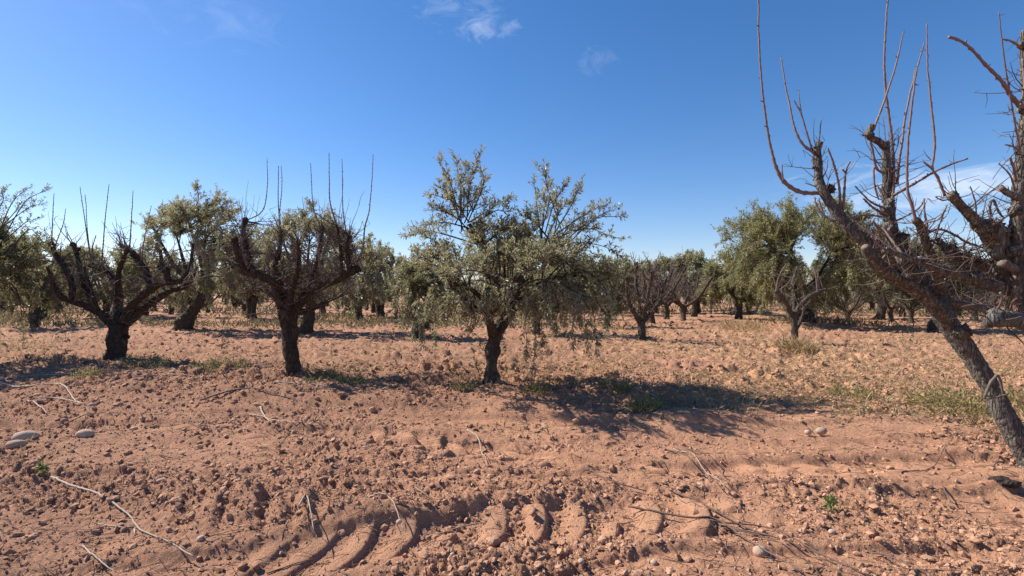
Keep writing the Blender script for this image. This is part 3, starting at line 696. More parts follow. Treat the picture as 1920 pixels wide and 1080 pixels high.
b2_limbs = [
    dict(p=[(1484, 592, 7), (1476, 570, 6), (1465, 555, 6), (1455, 545, 5)], d=(0, -.4), shoots=[([(1455, 546, 2), (1460, 520, 1.6), (1475, 495, 1)], -.4, -.4), ([(1462, 553, 2), (1450, 520, 1.4), (1448, 500, .9)], -.4, -.3)]),
    dict(p=[(1488, 594, 8), (1500, 575, 7), (1515, 558, 6), (1535, 547, 6), (1550, 542, 4)], d=(0, -.3), shoots=[([(1533, 548, 2.2), (1530, 520, 1.8), (1525, 500, 1)], -.3, -.3), ([(1534, 548, 2.2), (1534, 512, 1.6)], -.3, -.3)]),
    dict(p=[(1488, 592, 7), (1490, 560, 5), (1487, 530, 4), (1495, 500, 2.5)], d=(0, .5)),
    dict(p=[(1492, 620, 5), (1502, 600, 4), (1510, 570, 3)], d=(0, .3)),
]
fruit_tree('small bare tree with dead grass at its foot in front of the biggest olive', B2_D, (1491, 652), b2_stems, b2_limbs, M_BARKF, M_GREYTWIG, 14, (.2, .7), 53, seg=10, gn=.12, extra_shoots=.6, shoot_len=(.4, .9), step=.05)

# ------------------------------------------------------------------ olives
def leafy_branch(parent, start, tip, r_, droop=0.0, r0=.016, ntw=14, tl=(.16, .42), lsz=(.055, .095), t0=.28, lmat=None, dens=1.0, upw=.5, part=True, wood=None, foli=None, toneb=0.0, wmat=None, wtw=1.0):
    start = np.asarray(start); tip = np.asarray(tip); L = np.linalg.norm(tip - start)
    mid = start + (tip - start) * .5 + np.array([0, 0, .12 * L + droop * .5]) + r_.normal(0, .06 * L, 3)
    q = start + (tip - start) * .8 + np.array([0, 0, .07 * L + droop * .45]) + r_.normal(0, .03 * L, 3)
    pts, rad = resample([start, mid, q, tip], [r0, r0 * .7, r0 * .45, r0 * .18], .06 if part else .3)
    w = wood if wood is not None else MB(); f = foli if foli is not None else MB()
    tube(w, pts, rad, 6 if part else 4, None, .08, int(r_.integers(1e6)))
    n = max(3, int(ntw)); t = np.sort(r_.uniform(t0, 1, n) ** .85)
    p = along(pts, t); e = 1e-2; ax = unit(along(pts, np.clip(t + e, 0, 1)) - along(pts, np.clip(t - e, 0, 1)))
    d = unit(ax * .75 + rdir(n, r_) * .8 + np.array([0, 0, .30 if droop <= 0 else -.35]) * upw * 2)
    TL = r_.uniform(*tl, n) * (1.15 - .5 * t); NN = 5
    tw = np.zeros((n + 1, NN, 3)); tw[:n, 0] = p; cur = d
    for k in range(1, NN):
        cur = unit(cur + rdir(n, r_) * .16 + np.array([0, 0, .10 if droop <= 0 else -.2])); tw[:n, k] = tw[:n, k - 1] + cur * (TL / (NN - 1))[:, None]
    tw[n] = along(pts, np.linspace(.72, 1, NN)); TL = np.append(TL, L * .28)
    q_ = max(1, int(n * wtw)); twigs(w, tw[:q_], np.full(q_, .0035), np.full(q_, .0015), 3, .5)
    # leaves in pairs along every twig
    cnt = np.maximum(4, (TL / .021 * dens)).astype(int); src = np.repeat(np.arange(n + 1), cnt); m = len(src)
    tt = r_.uniform(.08, 1, m); x = tt * (NN - 1); i0 = np.minimum(x.astype(int), NN - 2); fx = (x - i0)[:, None]
    base = tw[src, i0] * (1 - fx) + tw[src, i0 + 1] * fx; ax = unit(tw[src, i0 + 1] - tw[src, i0])
    perp = unit(np.cross(ax, rdir(m, r_)))
    dd = unit(ax * .75 + perp * .85 + np.array([0, 0, .05])); nr = unit(np.cross(np.cross(dd, [0, 0, 1.0]), dd) + rdir(m, r_) * .75)
    ln = r_.uniform(*lsz, m); wd = ln * r_.uniform(.24, .34, m)
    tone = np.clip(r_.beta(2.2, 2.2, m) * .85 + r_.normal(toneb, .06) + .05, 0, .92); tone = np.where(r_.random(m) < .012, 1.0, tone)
    leaves(f, base, dd, nr, ln, wd, tone)
    if part:
        b = w.build('leafy_branch', wmat or M_BARKO, parent); f.build('foliage', lmat or M_LEAF, b, smooth=False, kind='stuff')

# --- the central olive
OD = 8.55
ob = ground_at(922, 736)
olive = thing('olive_tree', 'silvery green olive tree with two upright plumes standing in the centre', 'tree', ob)
r_ = np.random.default_rng(5)
p, r = traced([(922, 748, 38), (920, 732, 27), (920, 712, 18), (922, 680, 14), (925, 650, 14), (929, 622, 15)], OD, 0, 0)
mb = MB(); tube(mb, p, r, 20, .03, .17, 4, knots=7); mb.build('trunk', M_BARKO, olive)
olimbs = [([(926, 632, 13), (917, 600, 9), (914, 565, 8), (915, 520, 7), (905, 470, 6), (880, 420, 5)], 0, .2),
          ([(930, 630, 12), (948, 608, 9), (962, 585, 8), (972, 550, 7), (990, 500, 6), (1030, 450, 5)], 0, -.2),
          ([(928, 625, 12), (940, 590, 8), (940, 550, 7), (930, 520, 6)], .1, 1.2), ([(927, 628, 11), (920, 590, 8), (950, 555, 7), (965, 520, 5)], -.1, -1.1),
          ([(915, 570, 7), (880, 540, 6), (830, 520, 4)], .05, -.3), ([(968, 565, 7), (1020, 530, 6), (1090, 510, 4)], -.1, .2), ([(940, 590, 8), (1000, 560, 6), (1050, 530, 4)], .3, 1.2), ([(918, 590, 7), (870, 560, 6), (840, 530, 4)], -.2, -1.0)]
lp = []
for k, (pp, d0, d1) in enumerate(olimbs):
    p, r = traced(pp, OD, d0, d1); mb = MB(); a, _ = tube(mb, p, r, 10, .05, .12, 60 + k); mb.build('limb', M_BARKO, olive); lp.append(a[len(a) // 3:])
LP = np.concatenate(lp)
def start_for(tip, up=.35):
    # a fork on the limbs that lies below and inside of the tip
    d = np.linalg.norm(LP - tip, axis=1) + up * np.maximum(0, LP[:, 2] - tip[2] + .3) * 3 + np.random.default_rng(int(abs(tip[0]) * 1e4)).random(len(LP)) * .5
    return LP[np.argmin(np.abs(d - np.clip(d.min() * 1.25, .5, 1.5)))]
# the two upright plumes, traced tips
ROOT_L, ROOT_R = P(880, 425, OD + .2), P(1030, 455, OD - .2)
for (px, py, dd) in [(822, 300, .1), (848, 292, .25), (872, 308, 0), (902, 284, .1), (893, 318, -.2), (920, 332, .3), (962, 374, .1), (955, 398, -.3), (800, 362, .2), (812, 345, -.1), (835, 330, .4), (860, 345, -.4), (880, 335, .5), (925, 385, .4), (835, 372, -.3), (905, 360, 0)]:
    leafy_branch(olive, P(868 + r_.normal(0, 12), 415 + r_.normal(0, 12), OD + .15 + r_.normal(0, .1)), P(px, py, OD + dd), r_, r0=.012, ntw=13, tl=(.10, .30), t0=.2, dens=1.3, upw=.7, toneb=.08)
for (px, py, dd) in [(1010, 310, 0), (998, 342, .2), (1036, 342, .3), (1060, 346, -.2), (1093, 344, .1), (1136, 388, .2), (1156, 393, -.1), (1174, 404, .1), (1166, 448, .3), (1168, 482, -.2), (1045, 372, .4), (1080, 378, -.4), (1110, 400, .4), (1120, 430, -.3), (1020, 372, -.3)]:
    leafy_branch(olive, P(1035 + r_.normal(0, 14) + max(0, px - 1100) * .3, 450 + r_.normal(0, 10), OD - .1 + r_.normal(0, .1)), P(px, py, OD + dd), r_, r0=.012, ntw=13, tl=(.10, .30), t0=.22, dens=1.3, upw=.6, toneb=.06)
for (px, py, dd) in [(760, 445, .2), (778, 430, -.2), (752, 500, .3), (770, 480, -.5), (795, 395, .2), (790, 430, .6), (985, 400, .1), (968, 425, -.3), (955, 430, .4), (1150, 505, .3), (1158, 530, -.2)]:
    t = P(px, py, OD + dd); leafy_branch(olive, start_for(t), t, r_, ntw=18, tl=(.14, .36), dens=1.4, toneb=.05)
for (px, py, dd) in [(940, 415, .3), (962, 408, -.2), (985, 418, .2), (970, 440, -.5), (945, 450, .6), (1000, 430, -.4), (925, 430, -.5), (985, 455, .7), (1010, 415, .4), (955, 470, -.9), (900, 410, -.3), (880, 440, .5)]:
    t = P(px, py, OD + dd); leafy_branch(olive, P(950 + (px - 950) * .5, 520, OD + dd * .5), t, r_, r0=.012, ntw=22, tl=(.14, .38), dens=1.4, t0=.1, toneb=.04)
# the round body of the crown
for k in range(92):
    v = rdir(1, r_)[0]; rad = r_.uniform(.45, 1.0) ** .5
    px = 955 + v[0] * 205 * rad; py = 520 - v[2] * 98 * rad; dd = v[1] * 1.75 * rad
    if v[2] < -.55: py = 520 + 60 * rad
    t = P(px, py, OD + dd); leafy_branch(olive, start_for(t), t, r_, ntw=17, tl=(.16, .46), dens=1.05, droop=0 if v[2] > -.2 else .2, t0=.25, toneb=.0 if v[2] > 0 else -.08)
# hanging branches along the skirt of the crown
for (px, py, dd, x0, y0) in [(758, 605, .2, 775, 530), (772, 622, -.3, 790, 540), (790, 640, .1, 805, 550), (815, 612, .5, 825, 540), (835, 598, -.6, 840, 530), (800, 590, -.8, 815, 530), (860, 600, .6, 865, 540),
                             (1000, 690, -.5, 1005, 580), (985, 668, .1, 990, 575), (1018, 650, .4, 1015, 560), (1045, 628, -.8, 1040, 550), (1075, 640, .2, 1070, 550), (1105, 662, .0, 1095, 560), (1118, 640, -.4, 1105, 550), (1138, 620, .4, 1125, 540), (1152, 590, .1, 1140, 520), (1060, 610, .9, 1055, 540), (1090, 600, -1.0, 1085, 530),
                             (880, 620, -.7, 890, 560), (740, 570, .0, 765, 510), (905, 585, -1.2, 910, 540), (960, 600, -1.2, 955, 545), (1030, 600, -1.3, 1020, 545)]:
    leafy_branch(olive, P(x0, y0, OD + dd * .9), P(px, py, OD + dd), r_, droop=.12, r0=.009, ntw=12, tl=(.12, .32), dens=1.3, t0=.12, upw=.4, toneb=-.04)
# sprouts on trunk and foot
for k in range(16):
    py = r_.uniform(585, 740) if k > 5 else r_.uniform(700, 740); a = r_.random() * 6.28
    b = P(922, py, OD) + np.array([math.cos(a), math.sin(a), 0]) * (.13 if py < 700 else .22)
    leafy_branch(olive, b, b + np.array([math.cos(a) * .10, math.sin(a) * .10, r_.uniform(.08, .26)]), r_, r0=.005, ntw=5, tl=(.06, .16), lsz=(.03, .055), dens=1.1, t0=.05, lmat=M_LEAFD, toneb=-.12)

# --- generic olives
def olive_tree(name, label, loc, H, W, r_, nb, leafmat, dens=1.0, lsz=(.055, .085), group=None, part=True, multi=1, ntw=14, lean=0.0, droopy=.25, joined=False, cbase=.30, wtw=.2, tl=(.2, .6)):
    root = thing(name, label, 'tree', loc, group); loc = np.asarray(loc, float)
    fk = loc + [lean, 0, H * .25]
    tmb = MB()
    for k in range(multi):
        off = np.array([math.cos(k * 2.4), math.sin(k * 2.4), 0]) * (.16 * (multi > 1)) * H / 5
        tube(tmb, [loc + off + [0, 0, -.25], loc + off * 1.1, loc + off + [lean * .4, 0, H * .12], fk + off * 1.6], np.array([.33, .25, .17, .19]) * H / 5 * (1 if multi == 1 else .75), 12, .08, .18, int(r_.integers(1e6)), knots=6)
    if not joined: tmb.build('trunk', M_BARKO, root)
    nl = 5; lpts = []
    for k in range(nl):
        a = k * 6.28 / nl + r_.uniform(-.4, .4); R = W * r_.uniform(.35, .6)
        e = loc + [math.cos(a) * R, math.sin(a) * R, H * r_.uniform(.55, .75)]; m = fk + (e - fk) * .45 + [0, 0, -.05 * H] + r_.normal(0, .12, 3)
        mb = tmb if joined else MB(); pt, _ = tube(mb, [fk - [0, 0, .1], m, e], np.array([.11, .075, .03]) * H / 5, 8, .12, .12, int(r_.integers(1e6)))
        if not joined: mb.build('limb', M_BARKO, root)
        lpts.append(pt[len(pt) // 3:])
    lpts = np.concatenate(lpts); w = MB(); f = MB()
    c = loc + [lean, 0, H * (cbase + (1 - cbase) * .48)]; hz = H * (1 - cbase) * .52
    for k in range(nb):
        v = rdir(1, r_)[0]; rad = r_.uniform(.4, 1.0) ** .55
        bump = .82 + .36 * float(vnoise(np.array([v[0] * 2.1 + loc[0]]), np.array([v[2] * 2.1 + v[1] + loc[1]]), 3)[0])
        t = c + v * [W, W, hz] * rad * bump
        s = lpts[np.argmin(np.linalg.norm(lpts - t, axis=1) + r_.random(len(lpts)) * .8)]
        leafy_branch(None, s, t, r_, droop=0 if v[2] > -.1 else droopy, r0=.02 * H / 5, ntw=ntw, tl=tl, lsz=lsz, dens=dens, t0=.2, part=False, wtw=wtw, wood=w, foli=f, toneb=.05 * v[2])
    if joined:
        for a in (w,):
            pass
        tb = tmb.build('trunk', M_BARKO, root); w.build('branch_cluster', M_BARKO, root, kind='stuff'); f.build('crown', leafmat, root, smooth=False)
    else:
        b = w.build('branch_cluster', M_BARKO, root, kind='stuff'); f.build('crown', leafmat, root, smooth=False)
    return root

# near olive reaching in from beyond the left edge (fine leaves, real branches)
lb = np.array([(-118 - 960) / 960 * 11.4, 11.4, 0.0]); lb[2] = gh(lb[:1], lb[1:2])[0]
r_ = np.random.default_rng(77)
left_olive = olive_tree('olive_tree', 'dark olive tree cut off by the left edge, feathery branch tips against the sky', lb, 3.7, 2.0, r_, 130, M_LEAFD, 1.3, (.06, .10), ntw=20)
for (px, py, dd, sx, sy) in [(98, 352, 0, 10, 440), (60, 350, .3, 0, 430), (20, 345, -.2, -30, 430), (85, 385, -.3, 0, 430), (45, 380, .4, -10, 440), (5, 370, 0, -40, 440), (70, 410, .2, 0, 460), (100, 450, 0, 20, 500), (88, 430, -.4, 10, 480), (112, 470, .3, 30, 520), (70, 560, 0, 20, 500), (60, 620, -.4, 30, 540), (40, 600, .4, 20, 530), (95, 520, .2, 30, 520)]:
    leafy_branch(left_olive, P(sx, sy, 11.3 + dd * .5), P(px, py, 11.3 + dd), r_, r0=.012, ntw=11, tl=(.14, .36), lsz=(.05, .085), dens=.8, upw=.3, lmat=M_LEAFD)

def gpos(px, D):
    x = (px - 960) / 960 * D; return np.array([x, D, float(gh(np.array([x]), np.array([D]))[0]) if D < 60 else 0.0])
# middle-distance olives, each with its own crown
MID = [  # px, D, top y, half width px, leaf material, lean, stems, label
    (345, 23.2, 352, 108, M_LEAF, 1.0, 1, 'tall grey-green olive tree between the two bare fruit trees on the left'),
    (577, 20.6, 388, 105, M_LEAF, .1, 1, 'grey-green olive tree right behind the dark bare fruit tree with reddish twigs'),
    (1510, 25.0, 394, 152, M_LEAFY, -.25, 3, 'biggest round olive tree on the right, thick dark trunk on a soil mound'),
    (1385, 34.0, 462, 78, M_LEAFY, .1, 1, 'yellowish green olive tree just left of the biggest round olive'),
    (1305, 44.0, 470, 48, M_LEAF, 0, 2, 'slim olive tree with forked dark trunk, right of the slanting pole limb'),
    (712, 38.0, 458, 60, M_LEAF, 0, 2, 'olive tree with squat dark trunk seen just left of the central olive'),
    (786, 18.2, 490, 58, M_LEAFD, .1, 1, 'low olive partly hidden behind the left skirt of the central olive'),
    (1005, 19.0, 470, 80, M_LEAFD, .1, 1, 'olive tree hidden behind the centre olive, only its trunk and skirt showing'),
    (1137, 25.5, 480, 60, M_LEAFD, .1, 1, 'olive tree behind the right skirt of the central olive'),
    (1650, 33.0, 430, 85, M_LEAFY, .3, 1, 'olive tree showing through the left limbs of the large leaning fruit tree'),
    (1748, 22.0, 455, 80, M_LEAFD, .2, 1, 'olive tree with black trunk just behind the large leaning trunk'),
    (66, 24.8, 440, 78, M_LEAFD, 0, 1, 'olive tree with short dark trunk just left of the wide V limbs'),
    (200, 36.0, 455, 85, M_LEAFY, 0, 1, 'olive tree seen through the wide V of the bare fruit tree'),
    (1228, 46.0, 482, 52, M_LEAF, 0, 1, 'grey-green olive tree far behind the slanting pole limb tree'),
    (470, 33.0, 430, 75, M_LEAF, 0, 2, 'olive tree with splayed dark trunk left of the reddish-twigged fruit tree'),
]
for k, (px, D, top, hw, lm, lean, ms, lab) in enumerate(MID):
    H = (556 - top) * D / 960 + CAM_Z; W = hw * D / 960
    rr = np.random.default_rng(300 + k)
    vol = W * W * H; nb = int(np.clip(45 + vol * 1.2, 70, 150)) - (30 if k in (6, 7, 8) else 0) + (90 if k == 2 else 0)
    s = max(1.0, D / 22)
    olive_tree('olive_tree', lab, gpos(px, D), H, W, rr, nb, lm, 1.0 / s, (.095 * s, .145 * s), multi=ms, ntw=19, lean=lean, cbase=.22 if hw < 100 else (.10 if k == 2 else .20), droopy=.5 if k == 2 else .25, tl=(.25, .6 + .06 * W))

# far rows: a few prototypes copied
protos = []
for k, (lm, H, W, ms) in enumerate([(M_LEAF, 5.0, 2.3, 1), (M_LEAFY, 4.6, 2.6, 1), (M_LEAFD, 5.4, 2.4, 2), (M_LEAF, 4.3, 2.2, 1)]):
    rr = np.random.default_rng(500 + k)
    protos.append(olive_tree('olive_tree', 'x', (0, 0, 0), H, W, rr, 62, lm, .8, (.14, .23), multi=ms, ntw=13, joined=True, cbase=.10, wtw=.1, droopy=.4))
def bare_tree(seed, H=3.0, W=1.6):
    rr = np.random.default_rng(seed); root = thing('fruit_tree', 'x', 'tree', (0, 0, 0))
    mb = MB(); tube(mb, [(0, 0, -.2), (0, 0, 0), (.03, 0, H * .15), (.02, .02, H * .30)], np.array([.2, .17, .13, .16]), 10, .06, .15, seed, knots=4); mb.build('trunk', M_BARKF, root)
    lmb = MB(); tmb = MB()
    for k in range(6):
        a = k * 1.047 + rr.uniform(-.3, .3); R = W * rr.uniform(.6, 1); e = np.array([math.cos(a) * R, math.sin(a) * R, H * rr.uniform(.62, .9)])
        m = np.array([0, 0, H * .28]) + e * [.55, .55, .22]; pt, _ = tube(lmb, [(0, 0, H * .26), m, e], np.array([.085, .06, .045]), 7, .1, .16, seed + k)
        tw, L = grow_twigs(pt, 26, .25, .9, rr, up=.8, t0=.2); twigs(tmb, tw, .004 + L * .008, np.full(len(L), .004), 3, rr.random(len(L)))
        m_ = 60; src = rr.integers(0, 26, m_); p0 = tw[src, rr.integers(1, 5, m_)]; d = unit(rdir(m_, rr) + [0, 0, .5]) * rr.uniform(.15, .45, (m_, 1))
        twigs(tmb, np.stack([p0, p0 + d * .5, p0 + d], 1), np.full(m_, .005), np.full(m_, .003), 3, rr.random(m_))
        tw, L = grow_twigs(pt, 2, .6, 1.5, rr, up=3, t0=.5, N_=6, spread=.6); twigs(tmb, tw, np.full(2, .012), np.full(2, .005), 4, .5)
    lmb.build('limb_cluster', M_BARKF, root, kind='stuff'); tmb.build('twig_cluster', M_GREYTWIG, root, kind='stuff')
    return root
bprotos = [bare_tree(700), bare_tree(710, 2.7, 1.8), bare_tree(720, 3.3, 1.5)]

def put(proto, px, D, s, rot, label, group):
    c = copy_tree(proto); l = gpos(px, D); c.location = tuple(l); c.scale = (s, s, s); c.rotation_euler = (0, 0, rot)
    tag(c, label, 'tree', group); return c
rr = np.random.default_rng(808)
for (px, D, k, s, lab) in [(1670, 30, 1, .95, 'pale-stemmed bare tree under the left limbs of the leaning tree'), (1708, 27.5, 0, .8, 'bare tree with grey post-like trunk close behind the leaning tree'),
                           (1222, 29, 0, 1.15, 'bare tree close behind the left limbs of the slanting pole limb tree'), (1282, 31, 1, 1.2, 'bare tree right of the slanting pole limb'), (1250, 33, 2, 1.0, 'bare tree with straight dark trunk behind the slanting pole limb'), (390, 45, 0, 1.1, 'far bare tree whose trunk shows below the tall grey-green olive'),
                           (1590, 30, 1, .9, 'bare low tree over brushwood right of the biggest olive'), (322, 42, 2, 1.0, 'far bare tree with dark trunk right of the V-limbed tree'),
                           (657, 36, 1, 1.0, 'bare tree behind the right arm of the reddish-twigged tree'), (1850, 24, 0, 1.1, 'bare tree under the cut-off branch at the right edge')]:
    put(bprotos[k], px, D, s, rr.random() * 6.28, lab, 'bare fruit trees in the middle distance')
ZONES = [(-400, 95, 'at the left edge behind the dark olive'), (95, 335, 'seen through the wide V of the bare tree'), (335, 485, 'below the tall grey-green olive'), (485, 700, 'behind the reddish-twigged bare tree'),
         (700, 920, 'behind the left half of the central olive'), (920, 1170, 'behind the right half of the central olive'), (1170, 1300, 'around the slanting pole limb'), (1300, 1440, 'behind the yellowish green olive'),
         (1440, 1620, 'behind the biggest round olive'), (1620, 1760, 'under the left limbs of the leaning tree'), (1760, 2400, 'behind the leaning trunk at the right edge')]
def far_tree(px, d):
    z = next(z[2] for z in ZONES if z[0] <= px < z[1]); far = d > 60; w = 'distant ' if far else ''; g = ' in the far rows' if far else ' in the middle rows'
    if rr.random() < .66: put(protos[rr.integers(4)], px, d, rr.uniform(.85, 1.12), rr.random() * 6.28, f'{w}olive tree {z}', f'{w}olives {z}')
    else: put(bprotos[rr.integers(3)], px, d, rr.uniform(1.0, 1.35), rr.random() * 6.28, f'{w}bare grey fruit tree {z}', f'{w}bare trees {z}')
for D in (34, 40, 47, 55, 65, 78, 94, 115, 140):
    step = 5.8 if D < 60 else 6.5
    for x in np.arange(-1.12 * D, 1.12 * D, step):
        px = 960 + x / D * 960 + rr.uniform(-1.5, 1.5) / D * 960; d = D + rr.uniform(-1.6, 1.6)
        if d < 50 and any(abs(px - m[0]) / 960 * d < (m[3] / 960 * m[1] + 1.0) * .8 and abs(d - m[1]) < 4.0 for m in MID): continue
        if d < 38 and 1170 < px < 1340: continue
        far_tree(px, d)
for pr in protos + bprotos:
    for ch in list(pr.children): bpy.data.objects.remove(ch)
    bpy.data.objects.remove(pr)

# ------------------------------------------------------------------ stones, clods
def lump(name, p, r, seed, m, flat=.7, sink=.25, elong=1.0, rot=0.0, rough=.12):
    rr = np.random.default_rng(seed); v, f = ICO2
    k = rr.normal(size=(6, 3)); ph = rr.random(6) * 6.28
    disp = sum(np.sin(v @ kk * 2.2 + p_) for kk, p_ in zip(k, ph)) / 6
    vv = v * (1 + rough * 2.2 * disp[:, None] + rough * .22 * rr.normal(size=(len(v), 1)))
    vv = vv * [r * elong, r, r * flat]; c, s = math.cos(rot), math.sin(rot)
    vv = np.stack([vv[:, 0] * c - vv[:, 1] * s, vv[:, 0] * s + vv[:, 1] * c, vv[:, 2]], 1)
    o0 = np.array([p[0], p[1], p[2] + r * flat * (1 - 2 * sink)])
    mb = MB(); mb.add(vv + o0, None, f, rr.random()); o = mb.build(name, m, None, name == 'stone', origin=o0); return o
STONES = [(48, 826, 20, 1.7, .35, 'larger of two pale rounded stones side by side at the left edge'), (30, 838, 15, 1.8, .5, 'smaller pale stone tucked against the larger one at the left edge'),
          (160, 818, 15, 1.6, .1, 'flat pale stone right of the pair of rounded stones'), (303, 905, 10, 1.5, .9, 'pale oblong stone above the forked bleached stick'),
          (130, 893, 6, 1.2, .2, 'small round white stone beside the tip of the bleached stick'), (172, 762, 8, 1.3, .3, 'white stone below the broken stick at upper left'),
          (252, 806, 7, 1.4, .2, 'pale stone in the rough soil between the pair of stones and the centre'), (370, 905, 8, 1.6, .5, 'grey oblong stone on the scoured soil heap'),
          (376, 1013, 10, 1.1, 1.2, 'yellowish upright stone near the lower end of the forked stick'), (748, 981, 8, 1.1, 0, 'pale pebble at the end of the thin stick on the tread marks'),
          (685, 840, 6, 1.2, 0, 'small white stone on the upper tyre rut'), (1426, 1040, 19, 1.2, .2, 'tan stone under the dark bundle of twigs'),
          (1632, 922, 9, 1.3, .1, 'pale stone in the rough strip on the right'), (1370, 801, 8, 1.3, 0, 'whitish stone at the lower edge of the olive shadow'),
          (1540, 812, 13, 1.3, .2, 'pale lump of stone below the tail of the olive shadow'), (1515, 813, 9, 1.2, 0, 'small stone left of the pale lump below the shadow'),
          (1090, 1055, 9, 1.1, 0, 'round pale stone at the bottom edge, left of centre right'), (1226, 1058, 10, 1.1, 0, 'round pale stone at the bottom edge, near the dark twigs'),
          (848, 1042, 7, 1.0, 0, 'round grey pebble in front of the brown clod'), (830, 1040, 6, 1.0, 0, 'tiny round pebble touching the brown clod'),
          (316, 624, 6, 1.4, 0, 'pale stone on the ground left of the tall olive trunk'), (352, 628, 7, 1.6, 0, 'grey stone at the foot of the tall grey-green olive'),
          (1545, 700, 5, 1.2, 0, 'small pale stone in the straw right of the olive'), (1730, 995, 7, 1.3, 0, 'pale stone in the lower right soil'), (1560, 1000, 9, 1.4, .3, 'light stone beside the thin dark twigs on the right'),
          (480, 760, 6, 1.3, 0, 'pale pebble among the sticks near the dark fruit tree'), (1180, 880, 5, 1.2, 0, 'small pale pebble by the upper tread mark'), (40, 590 + 180, 6, 1.3, 0, 'pale flat pebble beside the broken stick')]
for k, (px, py, r, el, rot, lab) in enumerate(STONES):
    p = ground_at(px, py); R = r * p[1] / 960 * .74
    tag(lump('stone', p, R * .85, 900 + k, M_STONE, .92, .26, el, rot, .07), lab, 'stone')
CLODS = [(1000, 965, 12), (870, 922, 14), (798, 1045, 17), (925, 1018, 20), (950, 1030, 16), (1130, 1015, 14), (960, 985, 10), (560, 1062, 12), (455, 1065, 14), (480, 1062, 11), (1010, 1062, 14), (1050, 1068, 12), (1540, 985, 12), (1590, 1010, 13), (1650, 1015, 11), (1770, 1012, 12), (1830, 1015, 11), (1740, 1050, 13), (1900, 1065, 14), (1670, 880, 9), (1590, 965, 9),
         (1330, 905, 9), (1500, 905, 8), (1450, 880, 8), (1700, 820, 9), (1575, 800, 9), (1610, 812, 8), (1300, 790, 9), (1330, 815, 9), (1150, 800, 9), (1080, 790, 9), (1020, 800, 10), (700, 770, 10), (760, 760, 9), (640, 740, 9), (850, 760, 9), (980, 780, 9), (880, 800, 9), (600, 840, 9), (500, 870, 9), (240, 850, 10), (280, 790, 9), (220, 760, 9), (120, 790, 9), (60, 870, 10), (180, 1000, 11), (60, 1010, 12), (330, 940, 12), (420, 920, 12), (360, 970, 13), (640, 1000, 10), (690, 905, 9), (760, 870, 9), (830, 880, 9), (940, 860, 9), (1060, 900, 9), (1250, 930, 8), (1400, 940, 8), (1230, 1020, 10), (1290, 1050, 11), (1160, 1060, 12), (870, 1070, 14), (740, 1070, 12)]
def zone(px, py):
    v = 'at the bottom edge of the view' if py > 990 else ('in the soil of the near tread marks' if py > 900 else ('on the ground between the ruts' if py > 830 else 'on the rough bank below the tree row'))
    h = 'left of the heap' if px < 420 else ('left of centre' if px < 900 else ('right of centre' if px < 1350 else 'far right'))
    return v, h
for k, (px, py, r) in enumerate(CLODS):
    p = ground_at(px, py); v, h = zone(px, py); R = r * p[1] / 960
    o = lump('clod', p, R * .62, 1300 + k, M_CLOD, .75, .3, 1 + .4 * ((k * 7) % 5) / 5, k * 1.3, .24)
    tag(o, f'reddish clod of earth {v}, {h}', 'clod', f'clods {v}, {h}')

def scatter(n, dmin, dmax, r_, fan=1.12):
    d = dmin * (dmax / dmin) ** r_.random(n); x = r_.uniform(-fan, fan, n) * d
    return x, d
rr = np.random.default_rng(91)
x, y = scatter(60000, 2.4, 11, rr); x2, y2 = scatter(17000, 7, 30, rr); x, y = np.append(x, x2), np.append(y, y2); h, sm, st, ro = ground_fields(x, y)
keep = rr.random(len(x)) < np.clip(ro * .9 - .12 + .5 * sstep(7, 9, y), 0.015, 1); x, y, h = x[keep], y[keep], h[keep]
n = len(x)
R = .0055 + .019 * rr.random(n) ** 6 * (.6 + y / 9) + y * .0007
mb = MB(); OCT = (np.array([[1, 0, 0], [0, 1, 0], [-1, 0, 0], [0, -1, 0], [0, 0, 1.0], [0, 0, -1]]), np.array([[0, 1, 4], [1, 2, 4], [2, 3, 4], [3, 0, 4], [1, 0, 5], [2, 1, 5], [3, 2, 5], [0, 3, 5]]))
for (v, f), sel in ((ICO0, R > .017 + y * .0012), (OCT, R <= .017 + y * .0012)):
    n = int(sel.sum()); r1, x1, y1, h1 = R[sel], x[sel], y[sel], h[sel]; m = len(v); a = rr.random(n) * 6.28
    V = v[None] * (1 + .28 * rr.normal(size=(n, m, 1))) * r1[:, None, None] * np.stack([rr.uniform(.8, 1.4, n), rr.uniform(.7, 1.1, n), rr.uniform(.6, .95, n)], 1)[:, None]
    V = np.stack([V[..., 0] * np.cos(a)[:, None] - V[..., 1] * np.sin(a)[:, None], V[..., 0] * np.sin(a)[:, None] + V[..., 1] * np.cos(a)[:, None], V[..., 2]], -1) + np.stack([x1, y1, h1 + r1 * .25], 1)[:, None]
    mb.add(V.reshape(-1, 3), None, (np.arange(n)[:, None, None] * m + f[None]).reshape(-1, 3), np.repeat(rr.random(n), m))
o = mb.build('loose_soil', M_CLOD, smooth=False); tag(o, 'loose crumbs of reddish soil over the ploughed field', 'soil', kind='stuff')

